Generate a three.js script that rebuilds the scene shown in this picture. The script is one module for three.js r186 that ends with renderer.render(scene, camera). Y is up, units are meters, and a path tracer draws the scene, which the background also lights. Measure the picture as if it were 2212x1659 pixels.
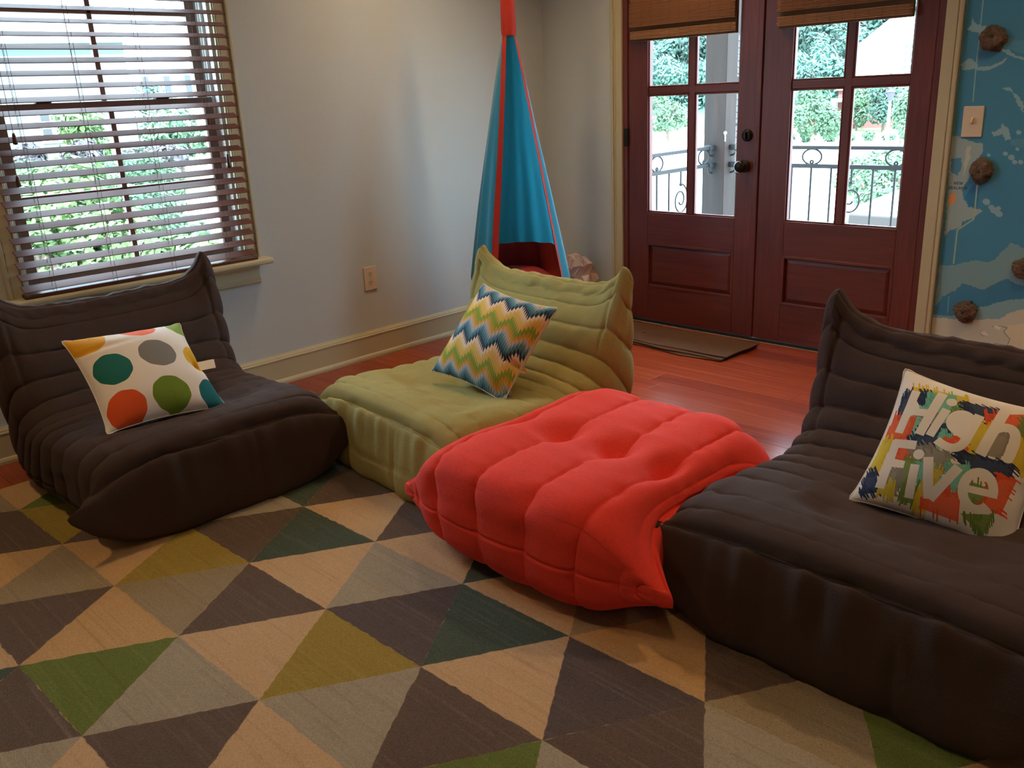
import * as THREE from 'three';
import { RoundedBoxGeometry } from 'three/addons/geometries/RoundedBoxGeometry.js';
import { mergeGeometries, mergeVertices } from 'three/addons/utils/BufferGeometryUtils.js';
import { ImprovedNoise } from 'three/addons/math/ImprovedNoise.js';
import { RectAreaLightUniformsLib } from 'three/addons/lights/RectAreaLightUniformsLib.js';
RectAreaLightUniformsLib.init();

// ---------------------------------------------------------------- camera, sky, sun, exposure
// origin: the room's corner on the floor; window wall is x = 0, door wall is z = 0, the room lies in x > 0, z > 0
const FPX = 1895.6, CX = 1106, CY = 829.5;
const scene = new THREE.Scene();
const camera = new THREE.PerspectiveCamera(2 * Math.atan(CY / FPX) * 180 / Math.PI, 2212 / 1659, 0.05, 600);
camera.rotation.order = 'YXZ';
camera.rotation.set(-0.318726, 0.795041, -0.047496);
camera.position.set(3.914, 1.36, 4.238);
camera.updateMatrixWorld(true);
const renderer = new THREE.WebGLRenderer({ antialias: true });
renderer.toneMapping = THREE.LinearToneMapping;
renderer.toneMappingExposure = 1.0;
renderer.shadowMap.enabled = true;
scene.background = new THREE.Color().setRGB(0.62, 0.84, 1.0);
scene.backgroundIntensity = 14.5;
const sun = new THREE.DirectionalLight(new THREE.Color().setRGB(0.84, 0.95, 1.0), 30);
sun.position.set(34, 52, 38); sun.target.position.set(0, 0, -8);
sun.castShadow = true; sun.shadow.radius = 1;
Object.assign(sun.shadow.camera, { left: -60, right: 60, top: 60, bottom: -60, near: 1, far: 220 });
sun.shadow.mapSize.set(2048, 2048);
scene.add(sun, sun.target);
const CAN_CD = 6.4;                                  // candela of one ceiling downlight
const CAN_COLOR = new THREE.Color().setRGB(1.0, 0.66, 0.34);
const CANS = [[0.66, 1.34, 0.75], [1.15, 0.62, 0.55], [3.3, 1.12, 1], [0.95, 3.95, 0.7], [3.3, 3.6, 0.42], [2.0, 6.0, 0.3], [4.9, 5.6, 0.3], [5.2, 2.3, 0.5]];   // x, z, dimming
const CEIL = 2.74;

// ---------------------------------------------------------------- helpers
let seed = 12345;
const rnd = () => { seed = (seed * 1664525 + 1013904223) >>> 0; return seed / 4294967296; };
const rr = (a, b) => a + (b - a) * rnd();
const perlin = new ImprovedNoise();
const noise = (x, y = 0, z = 0) => perlin.noise(x + 31.7, y + 17.3, z + 5.1);
const sstep = (a, b, x) => { const t = Math.min(1, Math.max(0, (x - a) / (b - a))); return t * t * (3 - 2 * t); };
const lerp = (a, b, t) => a + (b - a) * t;
const V3 = (x, y, z) => new THREE.Vector3(x, y, z);
const lin = (r, g, b) => new THREE.Color().setRGB(r, g, b);
// a pixel of the photograph gives a direction; the point is where it meets a plane (axis = value)
function pixelOn(u, v, axis, value) {
  const d = V3((u - CX) / FPX, -(v - CY) / FPX, -1).applyQuaternion(camera.quaternion), o = camera.position;
  const t = (value - o.getComponent(axis)) / d.getComponent(axis);
  return o.clone().addScaledVector(d, t);
}
function pixelAt(u, v, dist) {
  const d = V3((u - CX) / FPX, -(v - CY) / FPX, -1).applyQuaternion(camera.quaternion).normalize();
  return camera.position.clone().addScaledVector(d, dist);
}
const taken = new Map();
function numbered(name) {
  const n = taken.get(name) ?? 0; taken.set(name, n + 1);
  return n ? name + '_' + String(n).padStart(3, '0') : name;
}
function mesh(name, geo, mat, parent = scene) {
  const m = new THREE.Mesh(geo, mat); m.name = parent === scene ? numbered(name) : name;
  m.castShadow = m.receiveShadow = true; parent.add(m); return m;
}
function tag(o, label, category, group) { o.userData.label = label; o.userData.category = category; if (group) o.userData.group = group; return o; }
function structure(o, label) { o.userData.kind = 'structure'; if (label) o.userData.label = label; return o; }
function grp(name, x = 0, y = 0, z = 0, ry = 0) { const g = new THREE.Group(); g.name = numbered(name); g.position.set(x, y, z); g.rotation.y = ry; scene.add(g); return g; }
function thing(name, label, category, [x, y, z] = [0, 0, 0], ry = 0, group) { return tag(grp(name, x, y, z, ry), label, category, group); }
// uv in metres by the dominant direction of the normal; grain runs along u: 'x', 'y' or 'z'
function uvMetres(geo, grain = 'x', off = 0) {
  const p = geo.attributes.position, n = geo.attributes.normal, uv = new Float32Array(p.count * 2);
  for (let i = 0; i < p.count; i++) {
    const c = { x: p.getX(i), y: p.getY(i), z: p.getZ(i) };
    const an = { x: Math.abs(n.getX(i)), y: Math.abs(n.getY(i)), z: Math.abs(n.getZ(i)) };
    let ax = an.x > an.y && an.x > an.z ? 'x' : an.y > an.z ? 'y' : 'z';
    let g = grain; if (ax === g) g = ax === 'x' ? 'z' : 'x';
    const o = ['x', 'y', 'z'].find((k) => k !== ax && k !== g);
    uv[2 * i] = c[g] + off * 0.37; uv[2 * i + 1] = c[o] + off;
  }
  geo.setAttribute('uv', new THREE.BufferAttribute(uv, 2)); return geo;
}
function box(x0, x1, y0, y1, z0, z1, r = 0, grain = 'x', off = 0) {
  const w = x1 - x0, h = y1 - y0, d = z1 - z0;
  const rad = Math.min(r, w * 0.45, h * 0.45, d * 0.45);
  const g = rad > 0 ? new RoundedBoxGeometry(w, h, d, 2, rad) : new THREE.BoxGeometry(w, h, d);
  g.translate((x0 + x1) / 2, (y0 + y1) / 2, (z0 + z1) / 2);
  return uvMetres(g, grain, off);
}
function tube(points, r, seg = 8, closed = false, n = 0) {
  const c = new THREE.CatmullRomCurve3(points, closed, 'centripetal');
  return new THREE.TubeGeometry(c, n || Math.max(8, points.length * 6), r, seg, closed);
}
function bar(a, b, r, seg = 8) {
  const g = new THREE.CylinderGeometry(r, r, a.distanceTo(b), seg); 
  g.applyQuaternion(new THREE.Quaternion().setFromUnitVectors(V3(0, 1, 0), b.clone().sub(a).normalize()));
  return g.translate((a.x + b.x) / 2, (a.y + b.y) / 2, (a.z + b.z) / 2);
}
const merge = (list) => mergeGeometries(list.map((g) => { const h = g.index ? g.toNonIndexed() : g; for (const k of Object.keys(h.attributes)) if (!['position', 'normal', 'uv'].includes(k)) h.deleteAttribute(k); return h; }));
// a moulding: profile [[out, up]...] run along a straight line
function profileRun(profile, length) {
  const s = new THREE.Shape(profile.map(([a, b]) => new THREE.Vector2(a, b)));
  return new THREE.ExtrudeGeometry(s, { depth: length, bevelEnabled: false });
}

// ---------------------------------------------------------------- textures and materials
function dataTex(w, h, fn, srgb = true) {
  const d = new Uint8Array(w * h * 4);
  for (let y = 0; y < h; y++) for (let x = 0; x < w; x++) { const c = fn(x, y), i = (y * w + x) * 4; d[i] = c[0]; d[i + 1] = c[1]; d[i + 2] = c[2]; d[i + 3] = 255; }
  const t = new THREE.DataTexture(d, w, h); t.wrapS = t.wrapT = THREE.RepeatWrapping; t.magFilter = THREE.LinearFilter; t.minFilter = THREE.LinearMipmapLinearFilter;
  if (srgb) t.colorSpace = THREE.SRGBColorSpace; t.needsUpdate = true; return t;
}
const clamp8 = (v) => Math.max(0, Math.min(255, v));
// tiling noise on a torus-like wrap: blend of shifted copies
function tileNoise(x, y, w, h, sx, sy, z = 0) {
  const u = x / w, v = y / h, a = noise(u * sx, v * sy, z), b = noise((u - 1) * sx, v * sy, z), c = noise(u * sx, (v - 1) * sy, z), d = noise((u - 1) * sx, (v - 1) * sy, z);
  return lerp(lerp(a, b, u), lerp(c, d, u), v);
}
function woodTex(base, dark, seedZ, streak = 1) {
  return dataTex(512, 512, (x, y) => {
    const n1 = tileNoise(x, y, 512, 512, 3, 26, seedZ), n2 = tileNoise(x, y, 512, 512, 8, 120, seedZ + 9), n3 = tileNoise(x, y, 512, 512, 2, 6, seedZ + 20);
    let t = 0.5 + streak * (0.55 * n1 + 0.5 * n2 + 0.35 * n3); t = Math.max(0, Math.min(1, t));
    return [0, 1, 2].map((k) => clamp8(lerp(dark[k], base[k], t)));
  });
}
function grainTex(size, f, amp, mid = 128, z = 0) {
  return dataTex(size, size, (x, y) => { const v = clamp8(mid + amp * (tileNoise(x, y, size, size, f, f, z) + 0.7 * tileNoise(x, y, size, size, f * 2.3, f * 2.3, z + 4) + (rnd() - 0.5) * 0.7)); return [v, v, v]; }, false);
}
function rep(t, u, v) { const c = t.clone(); c.repeat.set(u, v); c.needsUpdate = true; return c; }
const TEX = {
  door: woodTex([120, 52, 44], [84, 32, 28], 1.2), plankA: woodTex([172, 78, 44], [138, 54, 30], 3.1, 0.9), plankB: woodTex([160, 70, 40], [126, 47, 27], 5.7, 0.9), plankC: woodTex([180, 86, 50], [146, 61, 35], 8.4, 0.9),
  slat: woodTex([112, 58, 40], [80, 38, 26], 11.5, 0.7), post: woodTex([52, 37, 31], [32, 22, 18], 14.1, 1.1), peel: grainTex(256, 40, 70, 128, 2), suede: grainTex(256, 34, 90, 128, 7), weave: null,
};
TEX.weave = dataTex(128, 128, (x, y) => { const v = clamp8(128 + 60 * Math.sin(x * Math.PI / 4) * (((y >> 3) & 1) ? 1 : -1) + 40 * Math.sin(y * Math.PI / 4) + (rnd() - 0.5) * 60); return [v, v, v]; }, false);
TEX.fleck = dataTex(256, 256, (x, y) => { const v = clamp8(240 + 8 * tileNoise(x, y, 256, 256, 9, 9, 3) + 8 * tileNoise(x, y, 256, 256, 40, 40, 6) + (rnd() - 0.5) * 14); return [v, v, v]; });
const std = (o) => new THREE.MeshStandardMaterial(o), phy = (o) => new THREE.MeshPhysicalMaterial(o);
const M = {
  wall: std({ color: lin(0.55, 0.6, 0.61), roughness: 0.85, bumpMap: rep(TEX.peel, 3, 3), bumpScale: 0.0006 }),
  ceiling: std({ color: lin(0.72, 0.71, 0.66), roughness: 0.9 }),
  trim: std({ color: lin(0.53, 0.48, 0.31), roughness: 0.45 }),
  door: phy({ map: rep(TEX.door, 1, 1.6), roughness: 0.42, clearcoat: 0.15, clearcoatRoughness: 0.4 }),
  planks: ['plankA', 'plankB', 'plankC'].map((k) => phy({ map: rep(TEX[k], 0.8, 2.2), roughness: 0.2, ior: 1.42 })),
  gap: std({ color: lin(0.03, 0.012, 0.008), roughness: 0.9 }),
  glass: phy({ color: 0xffffff, transmission: 1, thickness: 0, roughness: 0, ior: 1.5 }),
  slat: phy({ map: rep(TEX.slat, 1, 4), roughness: 0.6 }),
  slatDark: phy({ color: lin(0.09, 0.026, 0.014), roughness: 0.35, clearcoat: 0.3 }),
  sash: std({ color: lin(0.19, 0.12, 0.09), roughness: 0.5 }),
  vinyl: std({ color: lin(0.6, 0.62, 0.6), roughness: 0.4 }),
  cord: std({ color: lin(0.16, 0.1, 0.075), roughness: 0.9 }),
  bronze: std({ color: lin(0.03, 0.026, 0.024), roughness: 0.38, metalness: 0.8 }),
  iron: std({ color: lin(0.012, 0.012, 0.014), roughness: 0.6 }),
  ivory: std({ color: lin(0.72, 0.62, 0.46), roughness: 0.4 }),
  slot: std({ color: lin(0.03, 0.025, 0.02), roughness: 0.8 }),
  reed: std({ color: lin(0.31, 0.145, 0.065), roughness: 0.7 }), reedLight: std({ color: lin(0.4, 0.21, 0.1), roughness: 0.7 }),
  shadeCloth: std({ color: lin(0.19, 0.1, 0.052), roughness: 0.95 }),
  post: std({ map: rep(TEX.post, 0.8, 2), roughness: 0.8 }),
};
function suede(r, g, b, sheen) { return phy({ color: lin(r, g, b), map: rep(TEX.fleck, 2.5, 2.5), roughness: 0.95, sheen: sheen, sheenRoughness: 0.55, sheenColor: lin(Math.min(1, r * 1.6 + 0.03), Math.min(1, g * 1.6 + 0.025), Math.min(1, b * 1.6 + 0.025)), bumpMap: rep(TEX.suede, 5, 5), bumpScale: 0.0012 }); }
M.brown = suede(0.058, 0.034, 0.028, 0.2);
M.green = suede(0.42, 0.37, 0.13, 0.25);
M.coral = suede(0.95, 0.06, 0.038, 0.2);

// ---------------------------------------------------------------- the room shell
const RX = 6.2, RZ = 7.2, TH = 0.16;
// window opening (in the wall x = 0) and double door opening (in the wall z = 0)
const WIN = { z0: 2.17, z1: 3.15, y0: 0.665, y1: 2.17 };
const DOOR = { x0: 0.622, x1: 2.378, y1: 2.16 };
function wallWithHole(w, h, hole) {
  const s = new THREE.Shape([[0, 0], [w, 0], [w, h], [0, h]].map((p) => new THREE.Vector2(...p)));
  if (hole) s.holes.push(new THREE.Path([[hole[0], hole[2]], [hole[0], hole[3]], [hole[1], hole[3]], [hole[1], hole[2]]].map((p) => new THREE.Vector2(...p))));
  return new THREE.ExtrudeGeometry(s, { depth: TH, bevelEnabled: false });
}
{
  // window wall: shape in (z, y), turned so that it fills x in [-TH, 0]
  let g = wallWithHole(RZ + 2 * TH, CEIL, [WIN.z0 + TH, WIN.z1 + TH, WIN.y0, WIN.y1]);
  g.rotateY(-Math.PI / 2); g.translate(0, 0, -TH); 
  structure(mesh('wall_left', uvMetres(g), M.wall), 'pale blue-grey painted wall with the window');
  g = wallWithHole(RX, CEIL, [DOOR.x0, DOOR.x1, 0.0, DOOR.y1]); g.translate(0, 0, -TH);
  structure(mesh('wall_back', uvMetres(g), M.wall), 'pale blue-grey painted wall with the double doors');
  structure(mesh('wall_right', box(RX, RX + TH, 0, CEIL, -TH, RZ + TH), M.wall));
  structure(mesh('wall_front', box(0, RX, 0, CEIL, RZ, RZ + TH), M.wall));
  structure(mesh('ceiling', box(-TH, RX + TH, CEIL, CEIL + 0.2, -TH, RZ + TH), M.ceiling));
  // floor: dark sub-floor with boards laid along x
  const floor = grp('floor'); structure(floor, 'glossy reddish cherry wood floorboards');
  mesh('subfloor', box(-TH, RX + TH, -0.2, -0.006, -TH, RZ + TH), M.gap, floor);
  const pw = 0.127, shapes = new Map();
  for (let r = 0; r * pw < RZ; r++) {
    let x = 0; const z0 = r * pw, z1 = Math.min(RZ, z0 + pw);
    let first = rr(0.5, 1.6);
    while (x < RX - 0.01) {
      let len = first ?? [1.3, 1.7, 2.1][Math.floor(rnd() * 3)]; first = null;
      const x1 = Math.min(RX, x + len); if (RX - x1 < 0.4) len = RX - x;
      const e = Math.min(RX, x + len);
      mesh('floorboard', box(x + 0.0004, e - 0.0004, -0.012, 0, z0 + 0.0004, z1 - 0.0004, 0.0009, 'x', r * 0.31 + x), M.planks[[0, 0, 1, 0, 2, 1, 0][Math.floor(rnd() * 7)]], floor);
      x = e;
    }
  }
}
// baseboards with a moulded cap and a shoe
const baseProfile = [[0, 0], [0.026, 0], [0.026, 0.012], [0.022, 0.022], [0.015, 0.026], [0.015, 0.122], [0.018, 0.125], [0.018, 0.13], [0.014, 0.134], [0.013, 0.14], [0.008, 0.146], [0.005, 0.152], [0, 0.152]];
{
  let g = profileRun(baseProfile, RZ); 
  structure(mesh('baseboard_left', uvMetres(g), M.trim), 'tall cream painted skirting board under the window');
  const run = (x0, x1) => { const q = profileRun(baseProfile.map(([a, b]) => [-a, b]), x1 - x0); q.rotateY(Math.PI / 2); q.translate(x0, 0, 0); return q; };
  structure(mesh('baseboard_back', uvMetres(merge([run(0.02, 0.515), run(2.455, RX)])), M.trim), 'tall cream painted skirting board beside the doors');
}

// ---------------------------------------------------------------- window with casing, sashes and panes
{
  const t = grp('trim_1'); structure(t, 'cream window casing with stool and apron');
  const { z0, z1, y0, y1 } = WIN, cw = 0.078;
  const casing = (z, s) => { // side casing: flat with two beads
    const list = [box(0.0, 0.018, y0 - 0.02, y1 + cw, Math.min(z, z + s * cw), Math.max(z, z + s * cw), 0.003, 'y')];
    list.push(box(0.0, 0.028, y0 - 0.02, y1 + cw, Math.min(z + s * (cw - 0.018), z + s * cw), Math.max(z + s * (cw - 0.018), z + s * cw), 0.006, 'y'));
    list.push(box(0.0, 0.023, y0 - 0.02, y1 + cw, Math.min(z + s * 0.006, z + s * 0.018), Math.max(z + s * 0.006, z + s * 0.018), 0.005, 'y'));
    return merge(list);
  };
  mesh('casing', casing(z0, -1), M.trim, t); mesh('casing', casing(z1, 1), M.trim, t);
  mesh('head_casing', box(0, 0.02, y1, y1 + cw + 0.02, z0 - cw, z1 + cw, 0.003, 'z'), M.trim, t);
  mesh('stool', box(-0.06, 0.095, y0 - 0.032, y0 - 0.002, z0 - cw - 0.03, z1 + cw + 0.03, 0.012, 'z'), M.trim, t);
  const ap = profileRun([[0, 0], [0.012, 0.0], [0.022, 0.008], [0.022, 0.02], [0.014, 0.03], [0.014, 0.07], [0.02, 0.078], [0.03, 0.085], [0.03, 0.098], [0, 0.098]], z1 - z0 + 2 * cw - 0.03);
  ap.translate(0, y0 - 0.13, z0 - cw + 0.015); mesh('apron', uvMetres(ap), M.trim, t);
  // jamb liners inside the wall opening
  mesh('jamb', box(-TH, 0, y0, y1, z0, z0 + 0.012, 0, 'y'), M.vinyl, t); mesh('jamb', box(-TH, 0, y0, y1, z1 - 0.012, z1, 0, 'y'), M.vinyl, t);
  mesh('jamb', box(-TH, 0, y1 - 0.012, y1, z0, z1, 0, 'z'), M.vinyl, t); mesh('sill', box(-TH - 0.03, 0, y0 - 0.02, y0 + 0.006, z0, z1, 0, 'z'), M.vinyl, t);
  for (const [zz, s] of [[z0 + 0.012, 1], [z1 - 0.012, -1]]) for (const x of [-0.045, -0.07, -0.098, -0.125]) mesh('track', box(x - 0.003, x + 0.003, y0, y1, Math.min(zz, zz + s * 0.014), Math.max(zz, zz + s * 0.014), 0, 'y'), M.vinyl, t);
  const w = grp('window_1'); structure(w, 'double-hung window with two brown sashes, each of four panes');
  const mid = 1.392;
  const sash = (ya, yb, xc, bottomRail) => {
    const x0 = xc - 0.016, x1 = xc + 0.016, a = z0 + 0.026, b = z1 - 0.026, st = 0.042, zc = (a + b) / 2, yc = (ya + yb) / 2, m = 0.011;
    mesh('stile', box(x0, x1, ya, yb, a, a + st, 0.003, 'y'), M.sash, w); mesh('stile', box(x0, x1, ya, yb, b - st, b, 0.003, 'y'), M.sash, w);
    mesh('rail', box(x0, x1, ya, ya + bottomRail, a + st, b - st, 0.003, 'z'), M.sash, w); mesh('rail', box(x0, x1, yb - 0.036, yb, a + st, b - st, 0.003, 'z'), M.sash, w);
    mesh('muntin', box(x0 + 0.006, x1 - 0.004, ya + bottomRail, yb - 0.036, zc - m, zc + m, 0.003, 'y'), M.sash, w);
    mesh('muntin', box(x0 + 0.006, x1 - 0.004, yc - m, yc + m, a + st, b - st, 0.003, 'z'), M.sash, w);
    for (const [p, q] of [[a + st, zc - m], [zc + m, b - st]]) for (const [r, s] of [[ya + bottomRail, yc - m], [yc + m, yb - 0.036]]) {
      const g = new THREE.PlaneGeometry(q - p, s - r); g.rotateY(Math.PI / 2); g.translate(xc - 0.004, (r + s) / 2, (p + q) / 2); mesh('pane', g, M.glass, w);
    }
  };
  sash(y0 + 0.006, mid + 0.018, -0.058, 0.06); sash(mid - 0.018, y1 - 0.012, -0.11, 0.036);
  for (const z of [2.43, 2.925]) {
    const l = merge([box(-0.07, -0.035, mid + 0.018, mid + 0.026, z - 0.03, z + 0.03, 0.003), new THREE.CylinderGeometry(0.012, 0.014, 0.014, 12).translate(-0.05, mid + 0.032, z + 0.006), box(-0.056, -0.044, mid + 0.03, mid + 0.038, z - 0.04, z + 0.01, 0.003)]);
    mesh('sash_lock', l, M.bronze, w);
  }
}
// wooden venetian blind hung in front of the casing
{
  const b = thing('venetian_blind', 'reddish-brown wooden venetian blind with open slats hanging over the window', 'blind', [0.056, 0, 2.66]);
  const half = 0.522, tilt = 0.42, pitch = 0.0482, yb = 0.66;
  const slat = new RoundedBoxGeometry(0.05, 0.0032, 2 * half, 2, 0.0014); uvMetres(slat, 'z');
  const variants = [0, 1, 2].map((k) => { const g = slat.clone(), uv = g.attributes.uv; for (let i = 0; i < uv.count; i++) uv.setXY(i, uv.getX(i) + k * 0.31, uv.getY(i) + k * 0.17); return g; });
  let k = 0;
  for (let y = yb + 0.04; y < 2.2; y += pitch) { const s = mesh('slat', variants[k++ % 3], M.slat, b); s.position.set(0, y, rr(-0.002, 0.002)); s.rotation.z = -tilt + rr(-0.03, 0.03); s.rotation.x = rr(-0.0016, 0.0016); }
  mesh('bottom_rail', uvMetres(new RoundedBoxGeometry(0.05, 0.019, 2 * half, 3, 0.007).rotateZ(-0.1).translate(0, yb + 0.012, 0), 'z'), M.slatDark, b);
  mesh('head_rail', uvMetres(new RoundedBoxGeometry(0.06, 0.06, 2 * half + 0.02, 2, 0.004).translate(0, 2.25, 0), 'z'), M.slat, b);
  for (const z of [3.055, 2.807, 2.542, 2.279]) {
    const zz = z - 2.66, list = [];
    for (const [x, dz] of [[-0.026, 0], [0.026, 0.006], [0.002, 0.012]]) list.push(bar(V3(x, yb, zz + dz), V3(x, 2.24, zz + dz), 0.0009, 5));
    mesh('ladder_cord', merge(list), M.cord, b);
    mesh('cord_knot', new THREE.TorusGeometry(0.008, 0.0012, 6, 14).rotateY(1.2).translate(0.02, yb - 0.002, zz + 0.01), M.cord, b);
  }
  for (const [y, z] of [[1.283, 3.105], [1.125, 3.125]]) {
    const c = mesh('pull_cord', bar(V3(0.05, y, z - 2.66), V3(0.04, 2.22, z - 2.66), 0.0011, 5), M.cord, b);
    const ls = new THREE.LatheGeometry([[0, 0.022], [0.004, 0.022], [0.006, 0.014], [0.0095, -0.012], [0.0085, -0.02], [0, -0.022]].map((p) => new THREE.Vector2(...p)), 14);
    mesh('tassel', ls.translate(0.05, y, z - 2.66), M.slatDark, c);
  }
  const wand = mesh('tilt_cord', bar(V3(0.045, 1.15, 2.235 - 2.66), V3(0.04, 2.22, 2.235 - 2.66), 0.0012, 5), M.cord, b);
  mesh('tassel', new THREE.LatheGeometry([[0, 0.03], [0.004, 0.03], [0.007, 0.016], [0.0095, -0.02], [0.0085, -0.03], [0, -0.032]].map((p) => new THREE.Vector2(...p)), 14).translate(0.045, 1.13, 2.235 - 2.66), M.slatDark, wand);
}

// ---------------------------------------------------------------- double doors
{
  const t = grp('trim_2'); structure(t, 'cream casing around the double doors');
  const cas = (x, s) => merge([box(Math.min(x, x + s * 0.076), Math.max(x, x + s * 0.076), 0, DOOR.y1 + 0.076, 0, 0.016, 0.003, 'y'), box(Math.min(x + s * 0.056, x + s * 0.076), Math.max(x + s * 0.056, x + s * 0.076), 0, DOOR.y1 + 0.076, 0, 0.026, 0.006, 'y'), box(Math.min(x + s * 0.044, x + s * 0.052), Math.max(x + s * 0.044, x + s * 0.052), 0, DOOR.y1 + 0.076, 0, 0.021, 0.004, 'y')]);
  mesh('casing', cas(DOOR.x0, -1), M.trim, t); mesh('casing', cas(DOOR.x1, 1), M.trim, t);
  mesh('head_casing', box(DOOR.x0 - 0.076, DOOR.x1 + 0.076, DOOR.y1, DOOR.y1 + 0.08, 0, 0.018, 0.003), M.trim, t);
  const f = grp('trim_3'); structure(f, 'dark mahogany door frame and threshold');
  mesh('jamb', box(DOOR.x0, DOOR.x0 + 0.032, 0, DOOR.y1, -TH, 0.004, 0.003, 'y'), M.door, f); mesh('jamb', box(DOOR.x1 - 0.032, DOOR.x1, 0, DOOR.y1, -TH, 0.004, 0.003, 'y'), M.door, f);
  mesh('head_jamb', box(DOOR.x0 + 0.032, DOOR.x1 - 0.032, DOOR.y1 - 0.03, DOOR.y1, -TH, 0.004, 0.003, 'x'), M.door, f);
  mesh('threshold', box(DOOR.x0, DOOR.x1, -0.03, 0.014, -TH - 0.04, -0.012, 0.003), M.slot, f);
  const DZ0 = -0.056, DZ1 = -0.006, yB = 0.02, yT = DOOR.y1 - 0.034;
  function leaf(name, label, xa, xb, gx0, gx1, off) {
    const d = grp(name); structure(d, label);
    const gy0 = 0.668, gy1 = 2.02, my = 1.34, mx = (gx0 + gx1) / 2, m = 0.0205, py0 = 0.225, py1 = 0.487;
    mesh('stile', box(xa, gx0, yB, yT, DZ0, DZ1, 0.003, 'y', off), M.door, d); mesh('stile', box(gx1, xb, yB, yT, DZ0, DZ1, 0.003, 'y', off + 1), M.door, d);
    mesh('bottom_rail', box(gx0, gx1, yB, py0, DZ0, DZ1, 0.003, 'x', off + 2), M.door, d); mesh('lock_rail', box(gx0, gx1, py1, gy0, DZ0, DZ1, 0.003, 'x', off + 3), M.door, d); mesh('top_rail', box(gx0, gx1, gy1, yT, DZ0, DZ1, 0.003, 'x', off + 4), M.door, d);
    mesh('muntin', box(mx - m, mx + m, gy0, gy1, DZ0 + 0.008, DZ1 - 0.006, 0.005, 'y', off), M.door, d);
    mesh('muntin', box(gx0, gx1, my - m, my + m, DZ0 + 0.0085, DZ1 - 0.0065, 0.005, 'x', off), M.door, d);
    // glazing beads round the glass and round the lower panel
    const frame = (x0, x1, y0, y1, w, za, zb) => merge([box(x0, x1, y0, y0 + w, za, zb, 0.003, 'x'), box(x0, x1, y1 - w, y1, za, zb, 0.003, 'x'), box(x0, x0 + w, y0, y1, za, zb, 0.003, 'y'), box(x1 - w, x1, y0, y1, za, zb, 0.003, 'y')]);
    for (const [p, q] of [[gx0, mx - m], [mx + m, gx1]]) for (const [r, s] of [[gy0, my - m], [my + m, gy1]]) {
      const g = new THREE.PlaneGeometry(q - p, s - r); g.translate((p + q) / 2, (r + s) / 2, -0.032); const pn = mesh('pane', g, M.glass, d);
      mesh('glazing_bead', frame(p, q, r, s, 0.008, -0.03, -0.014), M.door, pn);
    }
    // raised lower panel: sloping field inside a moulded edge
    mesh('panel_moulding', frame(gx0 - 0.004, gx1 + 0.004, py0 - 0.002, py1 + 0.002, 0.016, -0.026, -0.0035), M.door, d);
    const pw = gx1 - gx0, ph = py1 - py0, sh = new THREE.Shape([[0.035, 0.035], [pw - 0.035, 0.035], [pw - 0.035, ph - 0.035], [0.035, ph - 0.035]].map((q) => new THREE.Vector2(...q)));
    const rp = new THREE.ExtrudeGeometry(sh, { depth: 0.004, bevelEnabled: true, bevelThickness: 0.012, bevelSize: 0.03, bevelSegments: 1 }); rp.translate(gx0, py0, -0.03);
    mesh('panel', uvMetres(rp, 'x', off + 5), M.door, d);
    mesh('panel_back', box(gx0, gx1, py0, py1, -0.05, -0.03, 0, 'x', off), M.door, d);
    return d;
  }
  const L = leaf('door_1', 'mahogany door leaf with knob and deadbolt, open wooden balcony post behind its glass', 0.657, 1.488, 0.79, 1.37, 0.2);
  leaf('door_2', 'mahogany door leaf without a knob, beside the world map', 1.506, 2.343, 1.664, 2.245, 3.7);
  mesh('astragal', merge([box(1.474, 1.506, yB, yT, -0.03, 0.004, 0.004, 'y')]), M.door, L);
  const knobProfile = [[0, 0], [0.033, 0], [0.033, 0.004], [0.026, 0.008], [0.012, 0.011], [0.011, 0.026], [0.022, 0.032], [0.031, 0.044], [0.031, 0.054], [0.022, 0.064], [0, 0.067]].map((p) => new THREE.Vector2(...p));
  const kn = new THREE.LatheGeometry(knobProfile, 28); kn.rotateX(Math.PI / 2); kn.translate(1.42, 0.943, DZ1); mesh('door_knob', kn, M.bronze, L);
  const db = new THREE.LatheGeometry([[0, 0], [0.031, 0], [0.031, 0.006], [0.026, 0.012], [0.014, 0.014], [0, 0.014]].map((p) => new THREE.Vector2(...p)), 26); db.rotateX(Math.PI / 2); db.translate(1.43, 1.1, DZ1); 
  const dbm = mesh('deadbolt', db, M.bronze, L);
  mesh('thumb_turn', box(1.426, 1.434, 1.082, 1.118, DZ1 + 0.012, DZ1 + 0.026, 0.003), M.bronze, dbm);
  mesh('strike_plate', box(1.489, 1.4905, 0.9, 0.985, -0.04, 0.005), M.bronze, L); mesh('strike_plate', box(1.489, 1.4905, 1.06, 1.14, -0.04, 0.005), M.bronze, L);
  for (const y of [0.25, 1.09, 1.9]) { const h = new THREE.CylinderGeometry(0.007, 0.007, 0.1, 10).translate(0.655, y, 0.002); mesh('hinge', merge([h, box(0.628, 0.655, y - 0.05, y + 0.05, 0.002, 0.006, 0.001)]), M.bronze, L); }
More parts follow.
